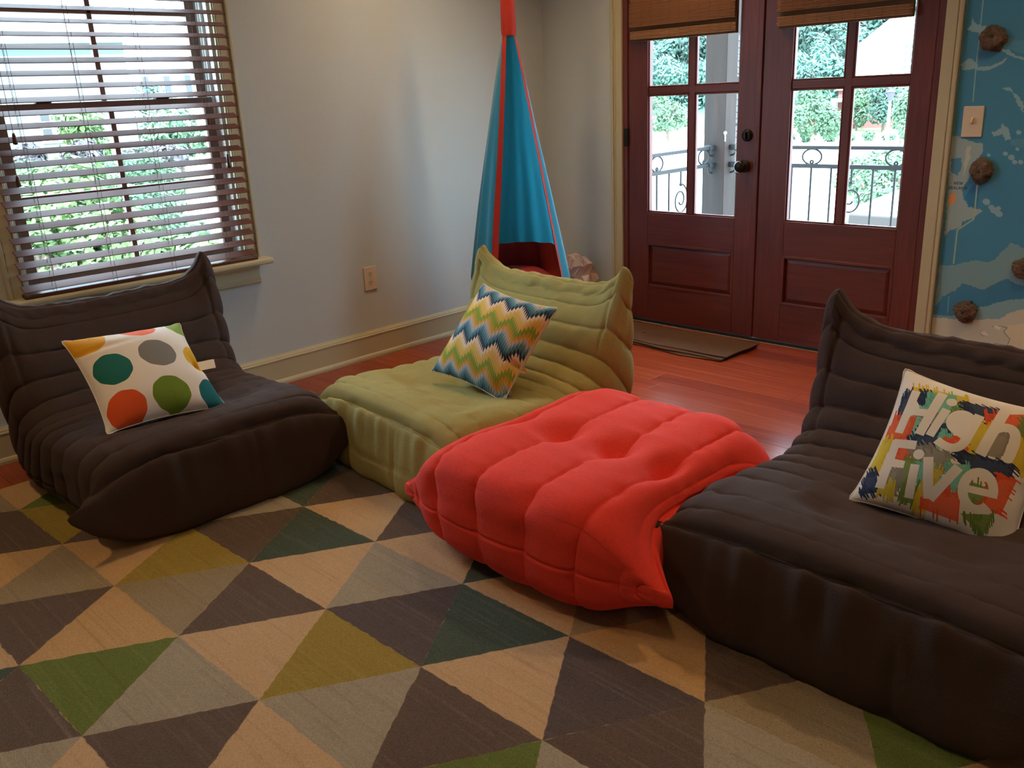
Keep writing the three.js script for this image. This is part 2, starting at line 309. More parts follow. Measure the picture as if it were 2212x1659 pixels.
  // woven wood roman shades on both leaves
  function shade(name, label, x0, x1) {
    const s = thing(name, label, 'window shade', [(x0 + x1) / 2, 1.6, 0.0], 0, 'woven wood shades on the doors');
    const w = (x1 - x0) / 2; 
    const reeds = (ya, yb, z, mat) => { const list = []; for (let y = ya; y < yb; y += 0.0072) { const g = new THREE.CylinderGeometry(0.0031, 0.0031, 2 * w, 6); g.rotateZ(Math.PI / 2 + rr(-0.0015, 0.0015)); g.translate(rr(-0.003, 0.003), y, z + rr(-0.0012, 0.0012)); list.push(g); } const r = mesh('woven_reeds', merge(list), mat, s); 
      const st = []; for (let x = -w + 0.02; x < w; x += 0.062) st.push(bar(V3(x, ya - 0.004, z + 0.0035), V3(x, yb, z + 0.0035), 0.0009, 5)); mesh('weaving_thread', merge(st), M.cord, r).userData.kind = 'stuff'; r.userData.kind = 'stuff'; };
    reeds(0.018, 0.058, 0.03, M.reedLight); reeds(0.082, 0.2, 0.036, M.reed); reeds(0.206, 0.5, 0.026, M.reed);
    mesh('lining', box(-w, w, 0.005, 0.52, -0.002, 0.016, 0.002), M.shadeCloth, s);
    mesh('head_rail', box(-w, w, 0.44, 0.53, 0.0, 0.04, 0.004), M.reed, s);
  }
  shade('woven_shade', 'woven reed roman shade on the door leaf with the knob', 0.695, 1.36); shade('woven_shade', 'woven reed roman shade on the door leaf beside the map', 1.592, 2.24);
}

// ---------------------------------------------------------------- pleated foam seats
// A thick foam slab bent into a seat and back. Sections run along a path from the front end to the other end;
// each one is a rounded loop across the width. P is the upper/front outline, Q the lower/rear outline (z = depth, y = height).
function pleatedSeat(o) {
  const spline = (pts) => new THREE.CatmullRomCurve3(pts.map(([z, y]) => V3(0, y, z)), false, 'centripetal');
  const cp = spline(o.P), cq = spline(o.Q);
  const NC = 300, NB = o.rows ?? 250, NF = 26, NT = 24;
  const A = o.halfWidth, at = (u) => ({ p: cp.getPoint(u), q: cq.getPoint(u) });
  const rows = [];
  for (let i = 0; i < NF; i++) rows.push({ part: 'F', v: 1 - i / NF, u: 0 });
  for (let i = 0; i <= NB; i++) rows.push({ part: 'B', v: 0, u: i / NB });
  for (let i = 1; i <= NT; i++) rows.push({ part: 'T', v: i / NT, u: 1 });
  const secs = new Map(), sec = (u) => { if (!secs.has(u)) secs.set(u, at(u)); return secs.get(u); };
  const panelEnd = (w, s, ey, ex, v, mid, h, cap, tipZ) => 0;
  const pos = new Float32Array(rows.length * NC * 3), EX = new Float32Array(rows.length * NC), EY = new Float32Array(rows.length * NC), TK = new Float32Array(rows.length * NC);
  const tipRange = o.tipRange ?? 0.1;
  rows.forEach((r, ri) => {
    const { p, q } = sec(r.u), mz = (p.z + q.z) / 2, my = (p.y + q.y) / 2, hz = (p.z - q.z) / 2, hy = (p.y - q.y) / 2;
    const wf = Math.max(0, 1 - r.u / tipRange) ** 2, wb = o.twoPanels ? Math.max(0, 1 - (1 - r.u) / tipRange) ** 2 : 0, w = Math.max(wf, wb);
    const we = o.twoPanels ? 0 : sstep(0.74, 1, r.u);
    const nTop = lerp(lerp(o.nTop ?? 3, o.nTopEnd ?? 2, w), 3.4, we), nBot = lerp(lerp(4.5, o.nBotEnd ?? 3, w), 3.4, we);
    const a = A * (o.widthAt ? o.widthAt(r.u) : 1);
    for (let c = 0; c < NC; c++) {
      const th = (c / NC) * Math.PI * 2; let co = Math.cos(th), si = Math.sin(th);
      // spend more columns on the wide upper face
      const k = 0.62, n = si > 0 ? nTop : nBot; const m = Math.hypot(co, si * k); co /= m; si = si * k / m;
      const f = 1 / Math.pow(Math.abs(co) ** n + Math.abs(si) ** n, 1 / n); const ex = co * f, ey = si * f;
      let X = a * ex, ky = 1, fz = 0, fy = 0;
      const ax = Math.abs(ex), edge = ax ** 8;
      if (r.part !== 'B') {
        const al = r.v * Math.PI / 2;
        if (r.part === 'F' || o.twoPanels) {
          const e = o.capPower ?? 3.2; ky = Math.max(0, Math.cos(al)) ** (2 / e); const kz = Math.sin(al) ** (2 / e);
          fz = (o.bulge ?? 0.05) * kz * (1 - 0.55 * ax ** 5) * (r.part === 'F' ? 1 : -1);
        } else {
          ky = Math.max(0, Math.cos(al)) ** 0.9; fy = (o.topRoll ?? 0.05) * Math.sin(al) ** 0.9 * (1 - 0.25 * ax ** 6); fz = -0.012 * Math.sin(al);
        }
      }
      let y = my + hy * ey * ky + fy, z = mz + hz * ey * ky + fz;
      // the corner tips of an end panel: drawn out and pinched to a nose
      const sg = Math.sign(ex), am = 0.9, bump = (pw) => (Math.min(ax, am) / am) ** pw * (1 - 0.45 * (Math.max(0, ax - am) / (1 - am)) ** 2);
      const tipK = w * bump(o.tipPow ?? 7);
      X += sg * (o.tipX ?? 0.04) * tipK * (0.3 + 0.7 * Math.exp(-(((ey * ky) / 0.5) ** 2))); z += (wf > wb ? 1 : -1) * (o.tipZ ?? 0) * tipK; { const c0 = lerp(my, o.tipH ?? my, tipK); y = c0 + (y - my) * (1 - (ey > 0 || o.twoPanels ? o.pinch ?? 0.5 : o.pinchLow ?? 0.15) * tipK); }
      if (ey < 0) y += (o.lift ?? 0) * w * ax ** 2 * Math.abs(ey * ky);
      // ears at the top of the back
      if (we > 0) { const er = we * bump(o.earPow ?? 6); y += (o.ear ?? 0.1) * er; X += sg * 0.012 * er; z += (o.earZ ?? -0.01) * er - hz * ey * ky * 0.12 * er; y -= (o.sag ?? 0.01) * we * (1 - ax * ax); }
      // the seat sinks between its raised edges
      if (ey > 0 && o.sink) { const s = o.sink(r.u) * (1 - ax ** 3) * ey; const l = Math.hypot(hz, hy) || 1; y -= s * hy / l; z -= s * hz / l; }
      const i = (ri * NC + c); pos[3 * i] = X; pos[3 * i + 1] = Math.max(0, y); pos[3 * i + 2] = z; EX[i] = ex; EY[i] = ey * ky; TK[i] = Math.min(1, tipK);
    }
  });
  const idx = [];
  for (let r = 0; r < rows.length - 1; r++) for (let c = 0; c < NC; c++) { const a = r * NC + c, b = r * NC + (c + 1) % NC, d = a + NC, e = b + NC; idx.push(a, b, d, b, e, d); }
  const g = new THREE.BufferGeometry(); g.setAttribute('position', new THREE.BufferAttribute(pos, 3)); g.setIndex(idx); g.computeVertexNormals();
  // make sure that the normals point outwards
  { let s = 0; const n = g.attributes.normal; for (let i = 0; i < n.count; i += 97) s += n.getX(i) * pos[3 * i]; if (s < 0) { for (let i = 0; i < idx.length; i += 3) { const t = idx[i]; idx[i] = idx[i + 1]; idx[i + 1] = t; } g.setIndex(idx); g.computeVertexNormals(); } }
  const nor = g.attributes.normal, grooves = o.grooves, S = o.seed ?? 0;
  const arc = (u) => u * (o.length ?? 1.5);
  rows.forEach((r, ri) => {
    for (let c = 0; c < NC; c++) {
      const i = ri * NC + c, ex = EX[i], ey = EY[i], X = pos[3 * i], y = pos[3 * i + 1], z = pos[3 * i + 2];
      let d = 0;
      const onTop = ey > -0.55 ? 1 : r.u > 0.62 && !o.twoPanels ? 0.55 : sstep(0.0, 0.05, y) * 0.7;
      const low = noise(X * 4 + S, y * 4, z * 4) * 0.009;
      if (r.part === 'B') {
        const uw = r.u + 0.007 * noise(X * 3.2 + S, r.u * 9, ey) ;
        let k = 0; while (k < grooves.length - 1 && grooves[k + 1].u <= uw) k++;
        const g0 = grooves[k], g1 = grooves[Math.min(k + 1, grooves.length - 1)], span = Math.max(1e-4, g1.u - g0.u), t = Math.min(1, Math.max(0, (uw - g0.u) / span));
        const pil = Math.pow(Math.max(0, 4 * t * (1 - t)), 0.3);
        const side = sstep(0.82, 0.98, Math.abs(ex)), fade = o.twoPanels ? 1 : 1 - 0.72 * sstep(0.06, 0.14, r.u) * sstep(0.5, 0.4, r.u) * (ey > 0 ? 1 - sstep(0.5, 0.9, Math.abs(ex)) : 0), dep = lerp(g0.d, g1.d, t) * fade;
        d += (pil - 1) * dep * onTop * (1 + 0.4 * side) + 0.2 * dep * pil * onTop;
        // gathers running out from each groove
        const near = 1 - pil ** 4;
        d += near * 0.0085 * noise(X * 24 + S, uw * 5, ey * 3) * onTop;
        d += 0.0032 * noise(X * 14 + S * 3, arc(uw) * 5, ey * 4) * onTop;
        if (o.sideSeam && Math.abs(ex) > 0.93) d -= 0.005 * (1 - TK[i]) * Math.exp(-(((y - o.sideSeam - 0.01 * noise(z * 5, S)) / 0.005) ** 2));
        if (o.backSeam && r.u > 0.6) d -= 0.007 * Math.exp(-(((Math.abs(X) - o.backSeam) / 0.006) ** 2)) * (ey > 0 ? 1 : 0);
        for (const b of o.tufts ?? []) { const dx = X - b[0], du = arc(r.u) - arc(b[1]); const rr2 = dx * dx / (b[3] * b[3]) + du * du / (b[4] * b[4]); if (ey > 0) d -= b[2] * Math.exp(-rr2 * 1.4); }
      } else if (r.part === 'F' || o.twoPanels) {
        const edge = Math.pow(Math.max(0, 1 - r.v), 2.0);
        d -= 0.006 * Math.exp(-((r.v / 0.08) ** 2)) * (ey > -0.2 ? 1 : 0.3);                       // the seam round the panel
        for (const xs of o.panelSeams ?? []) d -= 0.009 * Math.exp(-(((X - xs - 0.01 * noise(y * 9, xs * 7 + S)) / 0.0075) ** 2)) + 0.006 * Math.exp(-(((X - xs) / 0.035) ** 2));
        if (o.panelMid) d -= 0.006 * Math.exp(-(((y - o.panelMid - 0.012 * noise(X * 4, S)) / 0.006) ** 2));
        d += (0.3 + 0.7 * sstep(-0.5, 0.5, ey)) * 0.02 * (o.panelWrinkle ?? 1) * noise(X * 19 + S + 0.8 * y, y * 2.6, 2.2) * (1 - r.v * 0.3) * sstep(0, 0.12, r.v);
        d += 0.012 * noise(X * 5 + S, y * 5, 8.1);
      } else {
        d += 0.009 * noise(X * 24 + S, r.v * 2.2, 4.4) * (1 - Math.abs(ex) ** 8) - 0.003 * Math.exp(-(((r.v - 0.55) / 0.06) ** 2));
      }
      d += low; d *= 1 - 0.92 * Math.min(1, TK[i] * 1.3);
      // keep the tips whole and the underside flat
      const nx = nor.getX(i), ny = nor.getY(i), nz = nor.getZ(i);
      pos[3 * i] += nx * d; pos[3 * i + 1] = Math.max(0, y + ny * d * (y < 0.004 ? 0 : 1)); pos[3 * i + 2] += nz * d;
    }
  });
  g.attributes.position.needsUpdate = true; g.computeVertexNormals();
  // average the normals where a panel's upper and lower halves meet
  const uv = new Float32Array(rows.length * NC * 2);
  rows.forEach((r, ri) => { for (let c = 0; c < NC; c++) { const i = ri * NC + c; const vv = r.part === 'B' ? arc(r.u) : r.part === 'F' ? -0.17 * r.v : arc(1) + 0.1 * r.v; uv[2 * i] = pos[3 * i] + (Math.abs(EX[i]) > 0.97 ? pos[3 * i + 1] * 0.7 : 0); uv[2 * i + 1] = vv; } });
  g.setAttribute('uv', new THREE.BufferAttribute(uv, 2));
  // cut the one surface into its parts, which share their border
  function slice(r0, r1) {
    const h = new THREE.BufferGeometry(), n = (r1 - r0 + 1) * NC;
    for (const [k, s] of [['position', 3], ['normal', 3], ['uv', 2]]) h.setAttribute(k, new THREE.BufferAttribute(g.attributes[k].array.slice(r0 * NC * s, (r1 + 1) * NC * s), s));
    const src = g.index.array, per = NC * 6, out = []; for (let i = r0 * per; i < r1 * per; i++) out.push(src[i] - r0 * NC); h.setIndex(out); return h;
  }
  const rowOf = (u) => NF + Math.round(u * NB);
  return { slice, rowOf, NF, NB, NT, last: rows.length - 1, pos, NC };
}
const G = (u, d) => ({ u, d });
function lowChair(name, label, mat, x, z, ry, o = {}) {
  const t = thing(name, label, 'lounge chair', [x, o.y ?? 0.012, z], ry, 'low pleated lounge chairs');
  const W = o.halfWidth ?? 0.45, up = o.up ?? 0, k = o.depth ?? 0.6, dr = o.drop ?? 0;
  const s = pleatedSeat({
    halfWidth: W, length: 1.5, seed: o.seed ?? 0,
    P: [[0.458, 0.265 + up], [0.44, 0.31 + up], [0.385, 0.345 + up], [0.27, 0.36 + up], [0.1, 0.345 + up * 0.7], [-0.02, 0.335 + up * 0.4], [-0.12, 0.34], [-0.185, 0.385 - dr * 0.2], [-0.23, 0.45 - dr * 0.5], [-0.275, 0.53 - dr * 0.8], [-0.325, 0.6 - dr], [-0.36, 0.64 - dr]],
    Q: [[0.475, 0.0], [0.43, 0.0], [0.36, 0.0], [0.22, 0.0], [0.06, 0.0], [-0.14, 0.0], [-0.32, 0.0], [-0.42, 0.035], [-0.455, 0.16 - dr * 0.3], [-0.462, 0.33 - dr * 0.6], [-0.462, 0.5 - dr], [-0.455, 0.605 - dr]],
    grooves: [G(0, 0.016 * k), G(0.145, 0.018 * k), G(0.235, 0.022 * k), G(0.335, 0.024 * k), G(0.4, 0.024 * k), G(0.46, 0.024 * k), G(0.515, 0.022 * k), G(0.57, 0.026 * k), G(0.645, 0.028 * k), G(0.735, 0.028 * k), G(0.83, 0.024 * k), G(0.93, 0.014 * k), G(1.03, 0.0)],
    tipX: o.tipX ?? 0.14, tipZ: 0.0, tipH: o.tipH ?? 0.18, pinch: 0.66, tipPow: 8, nTop: 3.6, nTopEnd: 4.5, nBotEnd: 4.5, tipRange: 0.12, bulge: 0.03, capPower: 3.4,
    ear: o.ear ?? 0.1, earPow: o.earPow ?? 9, earZ: 0.012, sag: 0.012, topRoll: 0.06, backSeam: W * 0.87, sideSeam: 0.1,
    sink: (u) => (o.sinkBy ?? 0.065) * Math.exp(-(((u - 0.34) / 0.17) ** 2)) + 0.03 * Math.exp(-(((u - 0.7) / 0.2) ** 2)),
    tufts: [[-0.15, 0.31, 0.026, 0.1, 0.06], [0.02, 0.3, 0.022, 0.09, 0.06], [0.18, 0.31, 0.026, 0.1, 0.06], [-0.06, 0.4, 0.018, 0.09, 0.06], [0.11, 0.41, 0.018, 0.09, 0.06]],
    panelSeams: o.panelSeams ?? [-0.17, 0.17], panelMid: o.panelMid, panelWrinkle: o.panelWrinkle ?? 1,
  });
  const cut = s.rowOf(0.515);
  const fp = mesh('front_panel', s.slice(0, s.NF), mat, t), seam = [];
  for (let c = -6; c <= s.NC / 2 + 6; c += 2) { const i = (s.NF * s.NC + (c + s.NC) % s.NC) * 3; seam.push(V3(s.pos[i], s.pos[i + 1], s.pos[i + 2])); }
  mesh('stitched_seam', tube(seam, 0.0028, 5, false, 220), mat, fp); mesh('seat', s.slice(s.NF, cut), mat, t); mesh('backrest', s.slice(cut, s.last), mat, t);
  return t;
}
const chairBrownA = lowChair('lounge_chair', 'dark brown low pleated lounge chair under the window, holding the dotted cushion', M.brown, 0.735, 2.965, Math.PI / 2, { seed: 3.1, up: 0.012, sinkBy: 0.05, drop: 0.008, panelSeams: [0.1], panelWrinkle: 0.8, ear: 0.105 });
const chairGreen = lowChair('lounge_chair', 'olive green low pleated lounge chair with the zigzag cushion', M.green, 1.465, 2.03, -0.08, { seed: 9.4, drop: 0.04, ear: 0.09, earPow: 7, panelSeams: [-0.2, 0.12], panelMid: 0.1 });
const chairBrownB = lowChair('lounge_chair', 'dark brown low pleated lounge chair with the lettered cushion, beside the coral ottoman', M.brown, 3.19, 2.07, -0.03, { seed: 15.8, halfWidth: 0.495, up: 0.015, tipH: 0.22, tipX: 0.18, drop: 0.042, ear: 0.1, panelSeams: [-0.16, 0.15], panelMid: 0.13, panelWrinkle: 1.5 });
{
  const t = thing('ottoman', 'bright coral red pleated ottoman with pointed corners', 'ottoman', [2.305, 0.012, 2.325], Math.PI / 2);
  const gz = [-0.335, -0.207, -0.062, 0.075, 0.213, 0.335], u = (z) => (0.375 - z) / 0.75;
  const s = pleatedSeat({
    halfWidth: 0.435, length: 0.78, seed: 22.3, widthAt: (u) => 1 - 0.16 * Math.abs(2 * u - 1) ** 2.5, twoPanels: true, rows: 170,
    P: [[0.375, 0.31], [0.345, 0.37], [0.25, 0.4], [0.08, 0.402], [-0.08, 0.402], [-0.25, 0.4], [-0.345, 0.37], [-0.375, 0.31]],
    Q: [[0.36, 0.03], [0.3, 0.006], [0.2, 0], [0.07, 0], [-0.07, 0], [-0.2, 0], [-0.3, 0.006], [-0.36, 0.03]],
    grooves: [G(0, 0.012), ...gz.slice().reverse().map((z, i) => G(u(z), i === 0 || i === 5 ? 0.008 : 0.019)), G(1, 0.012)],
    tipX: 0.0, tipZ: 0.13, tipPow: 5, pinch: 0.52, tipH: 0.13, lift: 0.05, nTop: 3.6, nTopEnd: 3.0, nBotEnd: 2.4, tipRange: 0.26, bulge: 0.04, capPower: 2.6, sideSeam: 0.165,
    sink: () => 0.045, tufts: gz.slice(1, 5).map((z) => [-0.035, u(z), 0.05, 0.075, 0.045]), panelSeams: [], panelMid: 0.15,
  });
  mesh('end_panel', s.slice(0, s.NF), M.coral, t); mesh('pleated_top', s.slice(s.NF, s.NF + s.NB), M.coral, t); mesh('end_panel', s.slice(s.NF + s.NB, s.last), M.coral, t);
}

// ---------------------------------------------------------------- cushions
function canvasTex(w, h, draw) {
  const c = document.createElement('canvas'); c.width = w; c.height = h; const x = c.getContext('2d'); draw(x, w, h);
  const t = new THREE.CanvasTexture(c); t.colorSpace = THREE.SRGBColorSpace; t.anisotropy = 8; return t;
}
function cushion(name, label, pos, right, up, size, thick, map, backColor, extra) {
  const t = thing(name, label, 'cushion', [0, 0, 0], 0, 'square cushions on the lounge chairs');
  const N = 72, sd = extra.seed;
  function face(sign) {
    const p = [], uv = [], ix = [];
    for (let j = 0; j <= N; j++) for (let i = 0; i <= N; i++) {
      const a = (i / N) * 2 - 1, b = (j / N) * 2 - 1;
      const px = a * (1 - 0.085 * (1 - b * b) * a * a), py = b * (1 - 0.085 * (1 - a * a) * b * b);
      const e = Math.max(0, 1 - a * a), f = Math.max(0, 1 - b * b);
      let h = Math.pow(e, 0.52) * Math.pow(f, 0.52);
      const rim = (1 - Math.max(Math.abs(a), Math.abs(b)));
      const along = Math.abs(a) > Math.abs(b) ? b : a;
      const wr = (noise(along * 9 + sd, rim * 2, sign) * 0.05 + noise(along * 4 + sd, 3 + rim * 2, sign) * 0.06) * Math.exp(-rim * 5) * Math.min(1, rim * 12) + 0.035 * noise(a * 2.1 + sd, b * 2.1, sign * 2);
      h = h * (1 + 0.1 * noise(a * 1.6 + sd, b * 1.6, 4)) + wr * Math.min(1, rim * 10);
      let dent = 0; for (const q of extra.dents ?? []) { const d2 = ((a - q[0]) / q[3]) ** 2 + ((b - q[1]) / q[4]) ** 2; dent += q[2] * Math.exp(-d2); }
      p.push(px * size / 2, py * size / 2, sign * (h - dent * (sign > 0 ? 1 : 0)) * thick / 2); uv.push((a + 1) / 2, (b + 1) / 2);
    }
    for (let j = 0; j < N; j++) for (let i = 0; i < N; i++) { const a = j * (N + 1) + i, b = a + 1, c = a + N + 1, d = c + 1; sign > 0 ? ix.push(a, b, d, a, d, c) : ix.push(a, d, b, a, c, d); }
    const g = new THREE.BufferGeometry(); g.setAttribute('position', new THREE.Float32BufferAttribute(p, 3)); g.setAttribute('uv', new THREE.Float32BufferAttribute(uv, 2)); g.setIndex(ix); g.computeVertexNormals(); return g;
  }
  const R = V3(...right).normalize(), U0 = V3(...up), Nn = R.clone().cross(U0).normalize(), U = Nn.clone().cross(R);
  t.matrixAutoUpdate = true; t.quaternion.setFromRotationMatrix(new THREE.Matrix4().makeBasis(R, U, Nn)); t.position.set(...pos);
  const mat = std({ map, roughness: 0.9, bumpMap: rep(TEX.weave, 14, 14), bumpScale: 0.0006 });
  mesh('front_cover', face(1), mat, t); mesh('back_cover', face(-1), std({ color: backColor, roughness: 0.92, bumpMap: rep(TEX.weave, 14, 14), bumpScale: 0.0006 }), t);
  // seam cord round the edge
  const pts = []; for (let k = 0; k < 4; k++) for (let i = 0; i < 12; i++) { const s = (i / 12) * 2 - 1; let a, b; if (k === 0) [a, b] = [s, -1]; else if (k === 1) [a, b] = [1, s]; else if (k === 2) [a, b] = [-s, 1]; else [a, b] = [-1, -s];
    pts.push(V3(a * (1 - 0.085 * (1 - b * b) * a * a) * size / 2, b * (1 - 0.085 * (1 - a * a) * b * b) * size / 2, 0)); }
  mesh('edge_seam', tube(pts, 0.0022, 5, true, 160), std({ color: backColor, roughness: 0.9 }), t);
  return t;
}
function linen(x, w, h, base) { x.fillStyle = base; x.fillRect(0, 0, w, h); }
const dotsTex = canvasTex(1024, 1024, (x, w, h) => {
  linen(x, w, h, '#f1eae0');
  const dot = (u, v, r, c, rx = 1) => { x.fillStyle = c; x.beginPath(); for (let i = 0; i <= 80; i++) { const a = i / 80 * Math.PI * 2, k = r * (1 + 0.012 * Math.sin(a * 9 + u * 20)); x.lineTo((u + Math.cos(a) * k * rx) * w, (v + Math.sin(a) * k) * h); } x.fill(); };
  dot(0.2, 0.485, 0.158, '#0c6a61'); dot(0.6, 0.43, 0.155, '#7f7c74'); dot(0.185, 0.875, 0.16, '#e2571f'); dot(0.565, 0.845, 0.158, '#6f8a1f'); dot(0.575, 0.04, 0.155, '#f0693e'); dot(0.12, 0.09, 0.16, '#e6a91c', 1.05); dot(1.0, 0.03, 0.165, '#88a83a'); dot(0.975, 0.5, 0.15, '#e6b424'); dot(0.95, 0.89, 0.15, '#0b6f7a');
});
const c1 = cushion('cushion', 'white cushion printed with large coloured dots', [0.838, 0.463, 3.058], [0.021, -0.055, -0.998], [-0.788, 0.613, -0.05], 0.425, 0.17, dotsTex, lin(0.78, 0.74, 0.68), { seed: 1.7, dents: [[-0.7, 0.55, 0.12, 0.5, 0.06], [0.86, -0.1, 0.5, 0.09, 0.12]] });
{ // care label sewn into the right edge
  const g = new THREE.BoxGeometry(0.058, 0.042, 0.0012, 8, 1, 1), p = g.attributes.position; for (let i = 0; i < p.count; i++) p.setZ(i, p.getZ(i) + 0.01 * Math.sin(p.getX(i) * 38)); g.computeVertexNormals(); g.rotateZ(-0.25); g.translate(0.222, -0.012, 0.006);
  mesh('care_label', g, std({ color: lin(0.8, 0.78, 0.74), roughness: 0.8 }), c1).userData.label = 'blank white care label';
}
const zigTex = canvasTex(1024, 1024, (x, w, h) => {
  linen(x, w, h, '#efe2cc');
  // flame-stitch zigzag: bands that follow one saw-toothed line, ragged at their edges
  const pal = [[0, '#f2dcc6'], [0.055, '#e9c56d'], [0.105, '#e6bd5c'], [0.15, '#8ba53a'], [0.225, '#d9a032'], [0.275, '#c6c0bd'], [0.315, '#7fa3b5'], [0.345, '#4a8196'], [0.4, '#16364e'], [0.445, '#f2dcc6']];
  const P = 0.445, col = 2;                                    // pixel column
  const ramp = (t) => { let c = pal[0][1]; for (const [a, b] of pal) if (t >= a) c = b; return c; };
  for (let i = 0; i < w; i += col) {
    const u = i / w, q = u * 4.35 + 0.28, saw = Math.abs((q % 1) < 0.42 ? 1 - (q % 1) / 0.42 : ((q % 1) - 0.42) / 0.58);
    const stitch = 0;
    const tooth = ((i % 26) / 26) * 0.05;
    const off = saw * 0.105 + stitch * 0.35 + tooth - 0.075 + u * 0.0;
    for (let j = 0; j < h; j += 2) { let t = (j / h - off - 0.16) % P; if (t < 0) t += P; const jag = (t > 0.3 && t < 0.42) ? 0.008 * Math.sin(i * 0.7 + j * 0.13) : 0; x.fillStyle = ramp((t + jag + P) % P); x.fillRect(i, j, col, 2); }
  }
});
const c2 = cushion('cushion', 'zigzag flame-stitch cushion in navy, green, yellow and cream', [1.538, 0.462, 2.0], [0.993, -0.114, 0.01], [0.093, 0.753, -0.651], 0.41, 0.165, zigTex, lin(0.72, 0.64, 0.5), { seed: 6.2, dents: [[0.95, -0.28, 0.7, 0.2, 0.05], [0.9, -0.86, 0.5, 0.25, 0.12]] });
const fiveTex = canvasTex(1024, 1024, (x, w, h) => {
  linen(x, w, h, '#efe8dc');
  const scrib = (pts, color, ang, dens = 1, lw = 9) => { // a patch filled with hatching strokes
    x.save(); x.beginPath(); pts.forEach(([a, b], i) => i ? x.lineTo(a * w, b * h) : x.moveTo(a * w, b * h)); x.closePath();
    x.fillStyle = color; x.globalAlpha = 0.86; x.fill(); x.globalAlpha = 1; x.restore();
    const xs = pts.map((p) => p[0]), ys = pts.map((p) => p[1]), cx = (Math.min(...xs) + Math.max(...xs)) / 2, cy = (Math.min(...ys) + Math.max(...ys)) / 2;
    x.strokeStyle = color; x.lineWidth = lw; x.lineCap = 'round';
    const n = 34 * dens; for (let i = 0; i < n; i++) { // strokes that overshoot the outline
      const k = Math.floor(rnd() * pts.length), a = pts[k], b = pts[(k + 1) % pts.length], t = rnd(), ex = lerp(a[0], b[0], t), ey = lerp(a[1], b[1], t), l = rr(0.015, 0.045);
      x.beginPath(); x.moveTo((ex - Math.cos(ang) * l) * w, (ey - Math.sin(ang) * l) * h); x.lineTo((ex + Math.cos(ang) * l) * w, (ey + Math.sin(ang) * l) * h); x.stroke();
    }
  };
  const Y = '#dcc02a', N_ = '#1c2d52', T = '#6fbfa6', O = '#ea5426', Gn = '#6d8c3c', Gr = '#8d8678';
  scrib([[0.1, 0.13], [0.45, 0.09], [0.46, 0.17], [0.12, 0.22]], Y, 1.2); scrib([[0.05, 0.22], [0.1, 0.15], [0.12, 0.36], [0.06, 0.36]], N_, 1.3); scrib([[0.17, 0.17], [0.24, 0.14], [0.22, 0.24], [0.17, 0.24]], N_, 0.8);
  scrib([[0.22, 0.14], [0.38, 0.1], [0.44, 0.3], [0.36, 0.46], [0.2, 0.52], [0.17, 0.34], [0.22, 0.25]], T, 1.2); scrib([[0.04, 0.36], [0.2, 0.36], [0.21, 0.5], [0.13, 0.57], [0.03, 0.52]], O, 1.5);
  scrib([[0.42, 0.18], [0.52, 0.19], [0.5, 0.28], [0.4, 0.28]], Gn, 0.9); scrib([[0.43, 0.14], [0.68, 0.11], [0.68, 0.18], [0.56, 0.26], [0.46, 0.22]], N_, 0.25); scrib([[0.58, 0.18], [0.86, 0.06], [0.9, 0.22], [0.62, 0.28]], O, 1.1);
  scrib([[0.78, 0.14], [0.93, 0.16], [0.94, 0.27], [0.8, 0.28]], Gn, 0.8); scrib([[0.57, 0.28], [0.65, 0.25], [0.62, 0.5], [0.5, 0.5]], Y, 1.4); scrib([[0.26, 0.3], [0.34, 0.29], [0.33, 0.38], [0.25, 0.38]], Gr, 0.1);
  scrib([[0.25, 0.44], [0.42, 0.32], [0.44, 0.42], [0.36, 0.55], [0.22, 0.54]], N_, 0.9); scrib([[0.4, 0.42], [0.48, 0.43], [0.48, 0.53], [0.4, 0.52]], T, 1.1); scrib([[0.45, 0.43], [0.55, 0.43], [0.53, 0.5], [0.45, 0.5]], O, 0.4);
  scrib([[0.66, 0.28], [0.76, 0.27], [0.76, 0.46], [0.64, 0.47]], Gr, 1.45); scrib([[0.84, 0.28], [0.95, 0.27], [0.93, 0.48], [0.83, 0.46]], Y, 1.2);
  scrib([[0.02, 0.55], [0.1, 0.54], [0.1, 0.8], [0.03, 0.8]], Y, 1.4); scrib([[0.15, 0.57], [0.27, 0.56], [0.26, 0.66], [0.15, 0.66]], O, 0.1); scrib([[0.02, 0.8], [0.09, 0.78], [0.16, 0.92], [0.05, 0.96]], N_, 0.8);
  scrib([[0.25, 0.56], [0.35, 0.52], [0.5, 0.55], [0.5, 0.66], [0.28, 0.66]], Gr, 0.6); scrib([[0.24, 0.64], [0.34, 0.64], [0.36, 0.84], [0.24, 0.86]], Gn, 1.3); scrib([[0.17, 0.74], [0.26, 0.72], [0.27, 0.9], [0.19, 0.88]], Gr, 0.6); scrib([[0.16, 0.86], [0.24, 0.84], [0.26, 0.93], [0.15, 0.93]], Y, 1.4);
  scrib([[0.34, 0.66], [0.42, 0.64], [0.44, 0.76], [0.34, 0.78]], T, 0.2); scrib([[0.3, 0.8], [0.38, 0.8], [0.38, 0.93], [0.29, 0.93]], Gn, 1.5); scrib([[0.4, 0.66], [0.48, 0.66], [0.46, 0.96], [0.38, 0.95]], Y, 1.5);
  scrib([[0.52, 0.5], [0.86, 0.46], [0.86, 0.56], [0.72, 0.58], [0.54, 0.57]], N_, 0.35); scrib([[0.5, 0.6], [0.62, 0.56], [0.6, 0.76], [0.5, 0.76]], T, 1.1); scrib([[0.45, 0.78], [0.62, 0.76], [0.66, 0.94], [0.42, 0.94]], O, 1.35);
